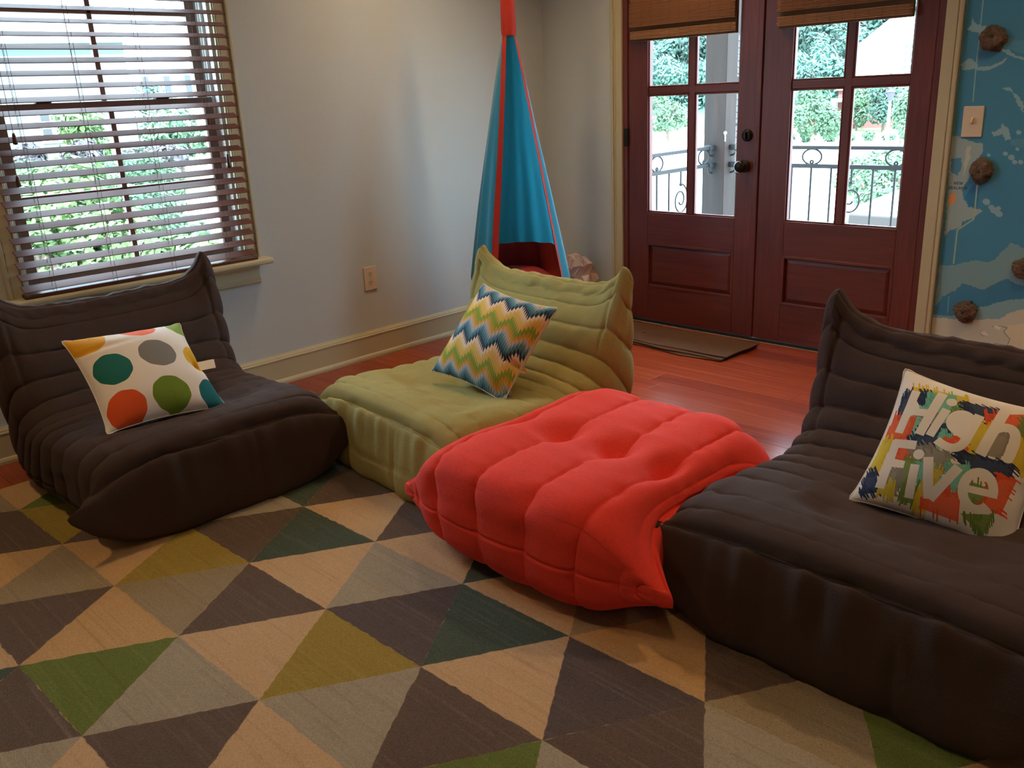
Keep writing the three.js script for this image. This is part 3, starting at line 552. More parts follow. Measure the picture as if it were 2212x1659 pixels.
  scrib([[0.64, 0.66], [0.76, 0.66], [0.75, 0.8], [0.66, 0.78]], Gn, 1.3); scrib([[0.78, 0.56], [0.9, 0.54], [0.88, 0.78], [0.74, 0.78]], O, 0.2); scrib([[0.66, 0.88], [0.84, 0.8], [0.82, 0.96], [0.74, 0.92]], Gn, 1.2);
  // the letters, left white: H i g h / F i v e
  x.strokeStyle = '#efe8dc'; x.fillStyle = '#efe8dc'; x.lineCap = 'butt'; x.lineJoin = 'round';
  const path = (pts, lw) => { x.lineWidth = lw * w; x.beginPath(); pts.forEach(([a, b], i) => i ? x.lineTo(a * w, b * h) : x.moveTo(a * w, b * h)); x.stroke(); };
  const circ = (a, b, r, ry = r) => { x.beginPath(); x.ellipse(a * w, b * h, r * w, ry * h, 0, 0, 7); x.fill(); };
  path([[0.13, 0.16], [0.125, 0.49]], 0.062); path([[0.3, 0.12], [0.265, 0.47]], 0.062); path([[0.13, 0.325], [0.28, 0.305]], 0.055);
  circ(0.372, 0.175, 0.033); path([[0.362, 0.24], [0.33, 0.46]], 0.055);
  circ(0.475, 0.305, 0.09, 0.095); path([[0.555, 0.21], [0.535, 0.44]], 0.06); x.lineWidth = 0.055 * w; x.beginPath(); x.moveTo(0.537 * w, 0.43 * h); x.quadraticCurveTo(0.51 * w, 0.54 * h, 0.38 * w, 0.475 * h); x.stroke();
  path([[0.68, 0.08], [0.645, 0.48]], 0.066); x.lineWidth = 0.064 * w; x.beginPath(); x.moveTo(0.66 * w, 0.29 * h); x.bezierCurveTo(0.72 * w, 0.2 * h, 0.83 * w, 0.2 * h, 0.8 * w, 0.45 * h); x.stroke();
  path([[0.135, 0.54], [0.155, 0.89]], 0.062); path([[0.12, 0.565], [0.275, 0.545]], 0.06); path([[0.14, 0.705], [0.25, 0.69]], 0.052);
  circ(0.312, 0.6, 0.034); path([[0.315, 0.67], [0.35, 0.9]], 0.055); path([[0.375, 0.6], [0.46, 0.86]], 0.06); path([[0.56, 0.6], [0.465, 0.86]], 0.06);
  x.save(); x.translate(0.71 * w, 0.7 * h); x.rotate(-0.18); x.lineWidth = 0.058 * w; x.beginPath(); x.ellipse(0, 0, 0.088 * w, 0.118 * h, 0, 0.75, Math.PI * 2); x.stroke(); x.lineWidth = 0.046 * w; x.beginPath(); x.moveTo(-0.088 * w, 0); x.lineTo(0.115 * w, 0); x.stroke(); x.restore();
});
const c3 = cushion('cushion', 'white cushion lettered High Five over bright scribbles', [3.234, 0.425, 2.0], [0.981, -0.155, -0.117], [0.045, 0.768, -0.638], 0.39, 0.16, fiveTex, lin(0.76, 0.72, 0.66), { seed: 11.9 });

// ---------------------------------------------------------------- rug of triangles
{
  const x0 = 0.315, x1 = 3.97, z0 = 1.95, z1 = 4.75, PXM = 2040 / (x1 - x0);
  const C = { B: '#c9a983', B2: '#c49f6f', D: '#635349', D2: '#594e4d', Y: '#9c873a', G: '#667532', T: '#475549', L: '#a49a87', S: '#9a8a6e' };
  const cell = { // U(i,j): nodes (i,j) (i,j+1) (i+1,j); D(i,j): nodes (i+1,j) (i+1,j+1) (i,j+1)
    'U-1,-1': 'S', 'D-1,-1': 'D', 'U-1,0': 'B', 'D-1,0': 'Y', 'U-1,1': 'L', 'D-1,1': 'D', 'U-2,0': 'G', 'D-2,0': 'L', 'U-2,1': 'D', 'D-2,1': 'B', 'U-2,-1': 'D', 'D-2,-1': 'B2', 'D-3,0': 'D', 'U-3,1': 'L', 'D-3,1': 'B', 'U-3,0': 'T', 'D-3,-1': 'B',
    'U-1,-2': 'B2', 'D-1,-2': 'Y', 'D-2,-2': 'S', 'U-2,-2': 'B2', 'D-2,-3': 'D', 'U-1,-3': 'Y', 'D-1,-3': 'D', 'D-1,-4': 'G', 'U-1,-4': 'B2', 'U0,-2': 'D', 'D0,-2': 'T', 'U0,-1': 'B', 'D0,-1': 'L', 'U0,0': 'D2', 'D0,0': 'T', 'U0,1': 'B', 'D0,1': 'D2',
    'U0,2': 'D', 'D-1,2': 'L', 'U-1,2': 'G', 'D0,2': 'L', 'U1,1': 'B2', 'D1,1': 'D', 'U1,2': 'S', 'D1,2': 'G', 'U1,3': 'B2', 'U1,0': 'B', 'D1,0': 'S', 'U1,-1': 'B', 'D1,-1': 'T', 'U1,-2': 'B', 'D1,-2': 'D', 'D0,-3': 'L', 'U1,-3': 'T', 'U2,-3': 'D', 'D2,-4': 'B', 'U2,-2': 'G',
  };
  const keys = ['B', 'D', 'L', 'G', 'B', 'D', 'T', 'Y', 'S', 'D2'];
  const tex = canvasTex(2040, Math.round((z1 - z0) * PXM), (x, w, h) => {
    linen(x, w, h, C.B);
    const node = (i, j) => [(1.993 + 0.1945 * i + 0.406 * j - x0) * PXM, (3.127 - 0.3405 * i - 0.009 * j - z0) * PXM];
    const rag = (a, b, out) => { const n = 26, dx = b[0] - a[0], dy = b[1] - a[1], l = Math.hypot(dx, dy); for (let k = 0; k < n; k++) { const t = k / n, o = k ? 2.0 * noise((a[0] + dx * t) * 0.09, (a[1] + dy * t) * 0.09, 2.5) + rr(-0.8, 0.8) : 0; out.push([a[0] + dx * t - dy / l * o, a[1] + dy * t + dx / l * o]); } };
    for (let i = -8; i <= 6; i++) for (let j = -9; j <= 10; j++) for (const k of ['U', 'D']) {
      const tri = k === 'U' ? [node(i, j), node(i, j + 1), node(i + 1, j)] : [node(i + 1, j), node(i + 1, j + 1), node(i, j + 1)];
      const key = cell[k + i + ',' + j] ?? keys[Math.abs((i * 7 + j * 13 + (k === 'U' ? 0 : 5)) * 31 % 97) % keys.length];
      const p = []; rag(tri[0], tri[1], p); rag(tri[1], tri[2], p); rag(tri[2], tri[0], p);
      x.fillStyle = C[key]; x.beginPath(); p.forEach(([a, b], n) => n ? x.lineTo(a, b) : x.moveTo(a, b)); x.closePath(); x.fill();
      // streaks of uneven dye, along the weave
      x.save(); x.clip(); for (let s = 0; s < 26; s++) { const c = [(tri[0][0] + tri[1][0] + tri[2][0]) / 3 + rr(-130, 130), (tri[0][1] + tri[1][1] + tri[2][1]) / 3 + rr(-110, 110)]; x.fillStyle = rnd() < 0.5 ? 'rgba(255,240,215,0.05)' : 'rgba(40,25,15,0.05)'; x.fillRect(c[0] - rr(30, 110), c[1], rr(60, 220), rr(2, 5)); } x.restore();
    }
    const img = x.getImageData(0, 0, w, h), d = img.data; for (let i = 0; i < d.length; i += 4) { const n = (rnd() - 0.5) * 26 + (rnd() < 0.012 ? -34 : 0); d[i] = clamp8(d[i] + n); d[i + 1] = clamp8(d[i + 1] + n); d[i + 2] = clamp8(d[i + 2] + n); } x.putImageData(img, 0, 0);
  });
  const g = new RoundedBoxGeometry(x1 - x0, 0.012, z1 - z0, 3, 0.005); g.translate((x1 - x0) / 2, 0.006, (z1 - z0) / 2);
  const p = g.attributes.position, uv = g.attributes.uv; for (let i = 0; i < p.count; i++) uv.setXY(i, p.getX(i) / (x1 - x0), 1 - p.getZ(i) / (z1 - z0));
  const r = mesh('area_rug', g, std({ map: tex, roughness: 1, bumpMap: rep(TEX.suede, 26, 20), bumpScale: 0.004 }));
  r.position.set(x0, 0.0005, z0); tag(r, 'large wool rug patterned with triangles in grey, beige, green, teal and mustard', 'rug');
}

// ---------------------------------------------------------------- hanging pod swing
{
  const cx = 0.555, cz = 0.85, t = thing('hanging_pod_swing', 'teal cloth hanging pod swing with red trim in the corner', 'hanging chair', [cx, 0, cz]);
  const front = Math.atan2(camera.position.x - cx, camera.position.z - cz) + 0.24;           // the opening looks into the room
  const yTop = 1.66, yB = 0.24;
  const rad = (y) => { const k = (yTop - y) / (yTop - 0.42); return y > 0.42 ? 0.028 + 0.235 * Math.pow(Math.max(0, k), 0.92) : 0.263 * Math.sqrt(Math.max(0, 1 - ((0.42 - y) / 0.19) ** 2)); };
  const open = (y) => y > 0.42 ? 0.62 + 0.1 * sstep(1.6, 0.6, y) : 0.72 * Math.sqrt(Math.max(0, 1 - ((0.42 - y) / 0.1) ** 2));      // half angle of the opening
  const cloth = phy({ color: lin(0.03, 0.36, 0.52), roughness: 1, transmission: 0.45, thickness: 0, bumpMap: rep(TEX.weave, 12, 30), bumpScale: 0.0006 });
  const red = std({ color: lin(0.5, 0.03, 0.02), roughness: 0.85, bumpMap: rep(TEX.weave, 12, 12), bumpScale: 0.0006 });
  const pt = (a, y, k = 1) => { const f = 1 + 0.075 * noise(a * 2.4, y * 0.8, 3.3) + 0.045 * Math.sin(a * 13 + y * 1.2) * sstep(1.5, 0.8, y), r = rad(y) * f * k; return V3(Math.sin(front + a) * r * (1 + 0.08 * Math.cos(a)), y, Math.cos(front + a) * r); };
  function sheet(a0, a1, ya, yb, nA, nY, k) { const p = [], uv = [], ix = []; for (let j = 0; j <= nY; j++) { const y = lerp(ya, yb, j / nY), s = a0(y), e = a1(y); for (let i = 0; i <= nA; i++) { const a = lerp(s, e, i / nA), q = pt(a, y, k); p.push(q.x, q.y, q.z); uv.push(i / nA, j / nY); } }
    for (let j = 0; j < nY; j++) for (let i = 0; i < nA; i++) { const a = j * (nA + 1) + i; ix.push(a, a + 1, a + nA + 2, a, a + nA + 2, a + nA + 1); } const g = new THREE.BufferGeometry(); g.setAttribute('position', new THREE.Float32BufferAttribute(p, 3)); g.setAttribute('uv', new THREE.Float32BufferAttribute(uv, 2)); g.setIndex(ix); g.computeVertexNormals(); return g; }
  mesh('pod_cloth', sheet(open, (y) => Math.PI * 2 - open(y), yTop, yB, 90, 90, 1), cloth, t);
  mesh('trim_band', sheet((y) => open(y) - 0.02, (y) => open(y) + Math.min(0.9, 0.021 / Math.max(0.03, rad(y))), yTop, 0.36, 8, 80, 1.02), red, t);
  mesh('trim_band', sheet((y) => -open(y) + 0.02, (y) => -open(y) - Math.min(0.9, 0.024 / Math.max(0.03, rad(y))), yTop, 0.36, 8, 80, 1.02), red, t);
  // red lining and cushion in the bottom of the pod
  const cu = new THREE.SphereGeometry(0.2, 40, 24); { const p = cu.attributes.position; for (let i = 0; i < p.count; i++) { const n = 1 + 0.14 * noise(p.getX(i) * 9, p.getY(i) * 9, p.getZ(i) * 9); p.setXYZ(i, p.getX(i) * n * 0.98, p.getY(i) * 0.4 * n, p.getZ(i) * n * 0.98); } cu.computeVertexNormals(); } cu.translate(0, 0.38, 0); mesh('seat_cushion', cu, red, t);
  mesh('lining', sheet((y) => open(0.43) + 0.2, (y) => Math.PI * 2 - open(0.43) - 0.2, 0.56, 0.34, 60, 12, 0.955), red, t);
  // gathered red sleeve and rope up to the ceiling hook
  const sl = new THREE.LatheGeometry([[0.034, 0], [0.036, 0.03], [0.033, 0.16], [0.028, 0.34], [0.02, 0.46], [0.012, 0.5]].map((q) => new THREE.Vector2(...q)), 28); { const p = sl.attributes.position; for (let i = 0; i < p.count; i++) { const a = Math.atan2(p.getZ(i), p.getX(i)), f = 1 + 0.12 * Math.sin(a * 5 + p.getY(i) * 4); p.setX(i, p.getX(i) * f); p.setZ(i, p.getZ(i) * f); } sl.computeVertexNormals(); } sl.translate(0, yTop - 0.02, 0); mesh('gathered_sleeve', sl, red, t);
  mesh('rope', bar(V3(0, 2.1, 0), V3(0, CEIL - 0.05, 0), 0.008, 10), red, t);
  mesh('ceiling_hook', merge([new THREE.TorusGeometry(0.022, 0.005, 8, 24).translate(0, CEIL - 0.045, 0), new THREE.CylinderGeometry(0.03, 0.03, 0.02, 20).translate(0, CEIL - 0.01, 0)]), M.bronze, t);
}
// crumpled paper sack beside it
{
  const g0 = new THREE.BoxGeometry(0.24, 0.42, 0.17, 7, 9, 5), p = g0.attributes.position;
  for (let i = 0; i < p.count; i++) { const x = p.getX(i), y = p.getY(i), z = p.getZ(i), k = sstep(-0.21, 0.05, y) * 0.055 + 0.012; const q = [x, y, z].map((c) => Math.round(c * 1000) / 1000);
    p.setXYZ(i, x * (1 - 0.22 * sstep(0.05, 0.22, y)) + k * noise(q[0] * 13, q[1] * 13, q[2] * 13 + 3) * 1.3, Math.max(-0.21, y + k * 0.8 * noise(q[0] * 12 + 7, q[1] * 12, q[2] * 12)), z * (1 - 0.3 * sstep(0.05, 0.22, y)) + k * 1.2 * noise(q[0] * 13, q[1] * 13 + 9, q[2] * 13)); }
  const g = g0.toNonIndexed(); g.translate(0, 0.21, 0); g.computeVertexNormals();
  const b = mesh('paper_sack', uvMetres(g), std({ color: lin(0.66, 0.5, 0.43), roughness: 0.8 })); b.position.set(0.35, 0, 0.15); b.rotation.y = 0.25; b.scale.setScalar(0.9); tag(b, 'crumpled pinkish paper sack standing between the pod swing and the door casing', 'paper bag');
}
// folded brown mat at the doors
{
  const t = thing('door_mat', 'brown woven mat folded over on the floor at the doors', 'mat', [1.16, 0, 0.27], 0.02), m = std({ color: lin(0.19, 0.085, 0.04), roughness: 0.95, map: TEX.fleck, bumpMap: rep(TEX.weave, 30, 14), bumpScale: 0.0014 });
  const layer = (w0, w1, za, zb, y, s) => { const g = new THREE.BoxGeometry(w1 - w0, 0.005, zb - za, 40, 1, 16), p = g.attributes.position; g.translate((w0 + w1) / 2, y, (za + zb) / 2); for (let i = 0; i < p.count; i++) { const x = p.getX(i), z = p.getZ(i); p.setY(i, p.getY(i) + 0.004 + 0.004 * noise(x * 6 + s, z * 6, s)); p.setZ(i, z + 0.03 * noise(x * 4 + s, s) * sstep(0, 0.2, z) + (z > 0 ? -0.06 * sstep(0.1, -0.5, x) : 0)); p.setX(i, x + 0.02 * noise(z * 7 + s, s + 4)); } g.computeVertexNormals(); return g; };
  mesh('mat_layer', layer(-0.47, 0.435, -0.175, 0.195, 0.001, 1.1), m, t); mesh('mat_layer', layer(-0.47, 0.43, -0.17, 0.185, 0.0085, 1.6), m, t); mesh('mat_layer', layer(-0.46, 0.44, -0.175, 0.165, 0.016, 2.2), m, t);
  const fold = new THREE.CylinderGeometry(0.011, 0.011, 0.9, 10, 20); fold.rotateZ(Math.PI / 2); fold.scale(1, 1, 0.6); fold.translate(-0.015, 0.0135, -0.172); mesh('folded_edge', fold, m, t);
}
// outlet on the window wall
{
  const t = thing('wall_outlet', 'cream duplex power outlet on the wall under the window', 'outlet', [0, 0.44, 1.447]);
  mesh('cover_plate', new RoundedBoxGeometry(0.008, 0.128, 0.083, 3, 0.003).translate(0.003, 0, 0), M.ivory, t);
  for (const y of [0.024, -0.024]) { const s = new THREE.CylinderGeometry(0.0165, 0.0165, 0.006, 24); s.rotateZ(Math.PI / 2); s.scale(1, 0.82, 1); s.translate(0.006, y, 0); const r = mesh('socket', s, M.ivory, t);
    mesh('slot', merge([box(0.0085, 0.0095, y + 0.001, y + 0.01, -0.008, -0.005), box(0.0085, 0.0095, y + 0.001, y + 0.01, 0.005, 0.008), new THREE.CylinderGeometry(0.003, 0.003, 0.001, 10).rotateZ(Math.PI / 2).translate(0.009, y - 0.007, 0)]), M.slot, r); }
  mesh('screw', new THREE.CylinderGeometry(0.003, 0.003, 0.002, 10).rotateZ(Math.PI / 2).translate(0.0075, 0, 0), M.ivory, t);
}
// world-map mural right of the doors, with switch and climbing holds
{
  const x0 = 2.455, x1 = 4.4, y0 = 0.153, y1 = 2.45, W = 1500, H = Math.round(W * (y1 - y0) / (x1 - x0));
  const tex = canvasTex(W, H, (x) => {
    x.fillStyle = '#4690b4'; x.fillRect(0, 0, W, H);
    const q = (u, v) => { const p = pixelOn(u, v, 2, 0); return [(p.x - x0) / (x1 - x0) * W, (y1 - p.y) / (y1 - y0) * H]; };
    const poly = (pts, c, rough = 3) => { x.fillStyle = c; x.beginPath(); const P = pts.map((p) => q(...p)); P.forEach((a, i) => { const b = P[(i + 1) % P.length], n = Math.max(2, Math.round(Math.hypot(b[0] - a[0], b[1] - a[1]) / 6)); for (let k = 0; k < n; k++) { const t = k / n; const e = a[0] + (b[0] - a[0]) * t + rough * 2 * noise(a[0] * 0.1 + k * 0.9, i), f = a[1] + (b[1] - a[1]) * t + rough * 2 * noise(i, a[1] * 0.1 + k * 0.9); (i || k) ? x.lineTo(e, f) : x.moveTo(e, f); } }); x.closePath(); x.fill(); };
    const line = (pts, c, lw) => { x.strokeStyle = c; x.lineWidth = lw; x.beginPath(); pts.forEach((p, i) => { const a = q(...p); i ? x.lineTo(...a) : x.moveTo(...a); }); x.stroke(); };
    const text = (s, u, v, px, c = '#3c4a4c') => { const a = q(u, v); x.save(); x.translate(...a); x.fillStyle = c; x.font = 'bold ' + px + 'px sans-serif'; x.textAlign = 'center'; x.fillText(s, 0, 0); x.restore(); };
    const shal = '#8fbac6', pale = '#b9cdca', land = '#e3dcc0', deep = '#2f7fae';
    for (let i = 0; i < 60; i++) { const c = [rr(0, W), rr(0, H * 0.72)]; x.fillStyle = rnd() < 0.5 ? 'rgba(40,110,160,0.25)' : 'rgba(150,195,205,0.18)'; x.beginPath(); for (let k = 0; k < 14; k++) { const a = k / 14 * 6.28, r = rr(10, 46); x.lineTo(c[0] + Math.cos(a) * r * 1.6, c[1] + Math.sin(a) * r); } x.fill(); }
    // ridges and island shelves
    poly([[2090, 62], [2098, 52], [2103, 38], [2108, 52], [2128, 56], [2140, 60], [2120, 70], [2098, 68]], shal); poly([[2150, 104], [2178, 106], [2190, 118], [2212, 124], [2212, 130], [2185, 122]], shal);
    poly([[2076, 138], [2092, 126], [2108, 134], [2112, 144], [2140, 142], [2160, 134], [2178, 122], [2170, 134], [2150, 146], [2126, 154], [2105, 148], [2080, 152]], shal); poly([[2186, 200], [2198, 204], [2212, 224], [2212, 244], [2200, 230]], shal); poly([[2160, 190], [2180, 188], [2190, 200], [2172, 194]], shal);
    poly([[2166, 262], [2172, 274], [2182, 280], [2184, 300], [2172, 304], [2166, 290], [2148, 294], [2142, 288], [2160, 278]], shal); for (const [a, b, r] of [[2172, 332, 4], [2185, 340, 5], [2192, 350, 4], [2136, 335, 3], [2205, 350, 4], [2201, 286, 4], [2198, 322, 3], [2146, 455, 5], [2157, 450, 4], [2152, 458, 3], [2131, 436, 6], [2142, 448, 5], [2150, 455, 6], [2158, 462, 6]]) { const c = q(a, b); x.fillStyle = shal; x.beginPath(); x.ellipse(c[0], c[1], r * 2.1, r * 1.7, 0.4, 0, 7); x.fill(); }
    // New Zealand plateau
    poly([[2056, 296], [2068, 293], [2094, 304], [2124, 310], [2122, 330], [2112, 348], [2100, 366], [2094, 384], [2086, 396], [2078, 412], [2084, 432], [2092, 448], [2108, 450], [2124, 456], [2104, 470], [2082, 478], [2076, 490], [2052, 498], [2040, 512], [2044, 460], [2050, 400], [2052, 352]], '#9fb9bb');
    poly([[2056, 344], [2076, 340], [2078, 360], [2068, 380], [2054, 372]], '#4f93b6'); poly([[2086, 318], [2097, 316], [2096, 340], [2088, 362], [2080, 384], [2084, 350]], '#c3cbbf'); poly([[2052, 420], [2064, 416], [2066, 430], [2058, 442], [2048, 444]], '#e8a35c', 1.5);
    poly([[2096, 404], [2112, 394], [2116, 420], [2110, 448], [2092, 444], [2086, 424]], deep);
    // Antarctic shelves
    poly([[2030, 574], [2060, 572], [2090, 566], [2104, 562], [2130, 566], [2150, 560], [2170, 538], [2184, 526], [2200, 530], [2230, 544], [2260, 560], [2260, 640], [2200, 640], [2180, 634], [2170, 620], [2150, 626], [2130, 628], [2106, 624], [2080, 616], [2060, 632], [2040, 640], [2020, 660]], '#7fa9b2');
    poly([[2018, 676], [2036, 640], [2062, 628], [2080, 612], [2104, 620], [2126, 626], [2150, 612], [2176, 602], [2190, 612], [2230, 620], [2260, 640], [2240, 656], [2200, 652], [2180, 656], [2150, 652], [2120, 664], [2100, 668], [2060, 680]], '#3f87ad');
    poly([[2016, 678], [2050, 684], [2084, 676], [2112, 664], [2134, 660], [2170, 650], [2230, 642], [2300, 660], [2300, 900], [1990, 900]], '#86b2bd'); poly([[2014, 684], [2060, 690], [2110, 690], [2160, 688], [2190, 672], [2260, 662], [2320, 680], [2320, 960], [1980, 960]], '#cfd2c0');
    poly([[2180, 702], [2212, 698], [2260, 690], [2330, 700], [2330, 900], [2160, 880], [2148, 750], [2176, 744], [2182, 730], [2168, 716]], land); x.lineJoin = 'round'; line([[2144, 706], [2158, 704], [2176, 708], [2168, 716], [2176, 726], [2182, 732], [2176, 746], [2160, 744], [2148, 742], [2158, 756]], '#7c8f8a', 2.5); line([[2120, 716], [2136, 722], [2124, 726], [2116, 718], [2120, 716]], '#8f9d96', 2);
    poly([[2150, 702], [2164, 706], [2160, 712], [2146, 708]], '#efe9d4', 1); poly([[2116, 717], [2126, 715], [2138, 724], [2126, 725]], '#efe9d4', 1);
    // meridian and date line, place names
    line([[2124, 0], [2118, 60], [2109, 140], [2102, 220]], '#8cc2c4', 4); line([[2111, 400], [2106, 455], [2104, 473], [2068, 497], [2060, 570]], '#a6c2a0', 5); line([[2050, 640], [2047, 676]], '#7fb6bd', 3);
    text('NEW', 2070, 399, 14); text('ZEALAND', 2069, 409, 14); text('R o s s', 2083, 738, 13);
  });
  const g = new THREE.PlaneGeometry(x1 - x0, y1 - y0); g.translate((x1 - x0) / 2, (y1 - y0) / 2, 0);
  const m = mesh('map_mural', g, std({ map: tex, roughness: 0.65 })); m.position.set(x0, y0, 0.0015); tag(m, 'blue world-map wallpaper covering the wall right of the doors', 'wall map');
  const s = thing('light_switch', 'cream single toggle light switch on the map', 'light switch', [2.533, 1.156, 0.0015]);
  mesh('cover_plate', new RoundedBoxGeometry(0.084, 0.129, 0.008, 3, 0.003).translate(0, 0, 0.003), M.ivory, s); mesh('toggle', new RoundedBoxGeometry(0.01, 0.026, 0.02, 3, 0.003).rotateX(-0.5).translate(0, 0.004, 0.01), M.ivory, s);
  for (const y of [0.03, -0.03]) mesh('screw', new THREE.CylinderGeometry(0.003, 0.003, 0.002, 10).rotateX(Math.PI / 2).translate(0, y, 0.0075), M.ivory, s);
  const rockTex = dataTex(128, 128, (x, y) => { const v = 0.75 + 0.35 * tileNoise(x, y, 128, 128, 6, 6, 2) + 0.3 * tileNoise(x, y, 128, 128, 20, 20, 5) + (rnd() - 0.5) * 0.2; return [clamp8(150 * v), clamp8(124 * v), clamp8(104 * v)]; });
  const rock = std({ map: rep(rockTex, 2, 2), roughness: 0.95, bumpMap: rep(TEX.peel, 3, 3), bumpScale: 0.004 });
  const holds = [[2.578, 1.49, 0.052, 0.052, 0.045, 'round climbing hold above the light switch on the map', 1], [2.592, 0.948, 0.05, 0.055, 0.045, 'pointed climbing hold below the light switch on the map', 2], [2.592, 0.32, 0.05, 0.048, 0.045, 'wedge-shaped climbing hold low on the map beside the door casing', 3], [2.815, 0.54, 0.05, 0.045, 0.04, 'climbing hold on the map at the pale Antarctic shelf', 4]];
  for (const [hx, hy, rx, ry, rz, label, sd] of holds) {
    const t = thing('climbing_hold', label, 'climbing hold', [hx, hy, 0.0015], 0, 'rock climbing holds on the map');
    const g0 = new THREE.IcosahedronGeometry(1, 14), p = g0.attributes.position;
    for (let i = 0; i < p.count; i++) { const v = V3(p.getX(i), p.getY(i), p.getZ(i)); let f = 1 + 0.22 * noise(v.x * 1.7 + sd * 7, v.y * 1.7, v.z * 1.7) + 0.1 * noise(v.x * 5 + sd * 3, v.y * 5, v.z * 5) + 0.05 * noise(v.x * 12, v.y * 12 + sd, v.z * 12);
      if (v.z > 0) { const d = Math.hypot(v.x - 0.05, v.y + (sd === 1 ? -0.2 : 0)); f -= 0.2 * Math.exp(-((d / 0.3) ** 2)); if (sd === 1) f -= 0.16 * Math.exp(-((Math.hypot(v.x + 0.35, v.y - 0.2) / 0.2) ** 2)); }
      if (sd === 2) v.x *= 1 - 0.3 * sstep(0.1, -1, v.y); if (sd === 3) v.y *= 1 + 0.2 * v.x; p.setXYZ(i, v.x * rx * f, v.y * ry * f, Math.max(0, v.z * rz * f + 0.004)); }
    g0.computeVertexNormals(); mesh('rock_body', mergeVertices(g0), rock, t).geometry.computeVertexNormals();
    const bolt = new THREE.CylinderGeometry(0.006, 0.006, 0.012, 6); bolt.rotateX(Math.PI / 2); bolt.translate(0.003, sd === 1 ? 0.01 : 0, rz * 0.82); mesh('bolt', bolt, M.slot, t);
  }
}
// recessed ceiling downlights
for (const [x, z, dim] of CANS) {
  const t = thing('recessed_downlight', 'round recessed ceiling downlight with a white ring', 'ceiling light', [x, CEIL, z], 0, 'recessed downlights in the ceiling');
  mesh('ring', new THREE.TorusGeometry(0.075, 0.009, 10, 36).rotateX(Math.PI / 2), M.trim, t);
  const lens = new THREE.CylinderGeometry(0.066, 0.066, 0.006, 32); mesh('lamp_lens', lens.translate(0, -0.004, 0), std({ color: lin(0.9, 0.85, 0.75), emissive: CAN_COLOR, emissiveIntensity: 6 * dim }), t);
  const l = new THREE.SpotLight(CAN_COLOR, CAN_CD * dim, 0, 1.16, 0.75, 2); l.position.set(0, -0.02, 0); l.target.position.set(0, -2, 0); l.castShadow = true; l.shadow.radius = 2.2; t.add(l, l.target);
}

// ---------------------------------------------------------------- outside
const X = {
  pave: std({ color: lin(0.5, 0.49, 0.46), roughness: 0.95 }), grass: std({ color: lin(0.1, 0.17, 0.045), roughness: 1 }), bark: std({ color: lin(0.12, 0.09, 0.07), roughness: 0.95 }),
  leaf: phy({ color: 0xffffff, vertexColors: true, roughness: 1, transmission: 0.35, thickness: 0, side: THREE.DoubleSide }), siding: std({ color: lin(0.62, 0.62, 0.6), roughness: 0.8 }), blueSiding: std({ color: lin(0.1, 0.13, 0.14), roughness: 0.8 }), brick: std({ color: lin(0.13, 0.045, 0.04), roughness: 0.9 }),
  roofPale: std({ color: lin(0.42, 0.42, 0.42), roughness: 0.9 }), gutter: std({ color: lin(0.022, 0.018, 0.018), roughness: 0.5 }), pane: std({ color: lin(0.05, 0.055, 0.06), roughness: 0.15 }), white: std({ color: lin(0.7, 0.7, 0.7), roughness: 0.7 }), dark: std({ color: lin(0.03, 0.035, 0.06), roughness: 0.6 }),
};
const GY = -3.2;
structure(mesh('ground', box(-170, 60, GY - 0.4, GY, -190, 60), X.pave), 'pale paved ground and street outside');
structure(mesh('lawn', merge([box(-120, -20, GY, GY + 0.03, -120, -71), box(-150, -45, GY, GY + 0.03, -70, 30), box(-40, -11, GY, GY + 0.03, -12, 12)]), X.grass), 'lawns outside');
// leaves as small bent cards scattered through lobes
function foliage(rx, ry, rz, n, size, tint, lobes = 9) {
  const p = [], nn = [], c = [], L = []; for (let k = 0; k < lobes; k++) { const a = rnd() * 6.28, h = rr(-0.7, 0.85), r = Math.sqrt(1 - h * h) * rr(0.35, 0.75); L.push([Math.cos(a) * r, h * 0.75, Math.sin(a) * r, rr(0.34, 0.55), rr(0.75, 1.25)]); } L.push([0, 0, 0, 0.65, 0.9]);
  for (let i = 0; i < n; i++) {
    const l = L[Math.floor(rnd() * L.length)]; const d = V3(rr(-1, 1), rr(-1, 1), rr(-1, 1)).normalize(), q = l[3] * Math.cbrt(rr(0.45, 1));
    const o = V3((l[0] + d.x * q) * rx, (l[1] + d.y * q) * ry, (l[2] + d.z * q) * rz), nrm = d.clone().add(V3(rr(-0.6, 0.6), rr(-0.2, 0.9), rr(-0.6, 0.6))).normalize(), a = V3(rr(-1, 1), rr(-1, 1), rr(-1, 1)).cross(nrm).normalize(), b = nrm.clone().cross(a), s = size * rr(0.7, 1.3);
    const A = o.clone().addScaledVector(a, -s), B = o.clone().addScaledVector(b, s * 0.5), C = o.clone().addScaledVector(a, s), D = o.clone().addScaledVector(b, -s * 0.5), k = l[4] * rr(0.8, 1.2);
    for (const v of [A, C, B, A, D, C]) { p.push(v.x, v.y, v.z); nn.push(nrm.x, nrm.y, nrm.z); c.push(tint[0] * k, tint[1] * k, tint[2] * k); }
  }
  const g = new THREE.BufferGeometry(); g.setAttribute('position', new THREE.Float32BufferAttribute(p, 3)); g.setAttribute('normal', new THREE.Float32BufferAttribute(nn, 3)); g.setAttribute('color', new THREE.Float32BufferAttribute(c, 3)); return g;
}
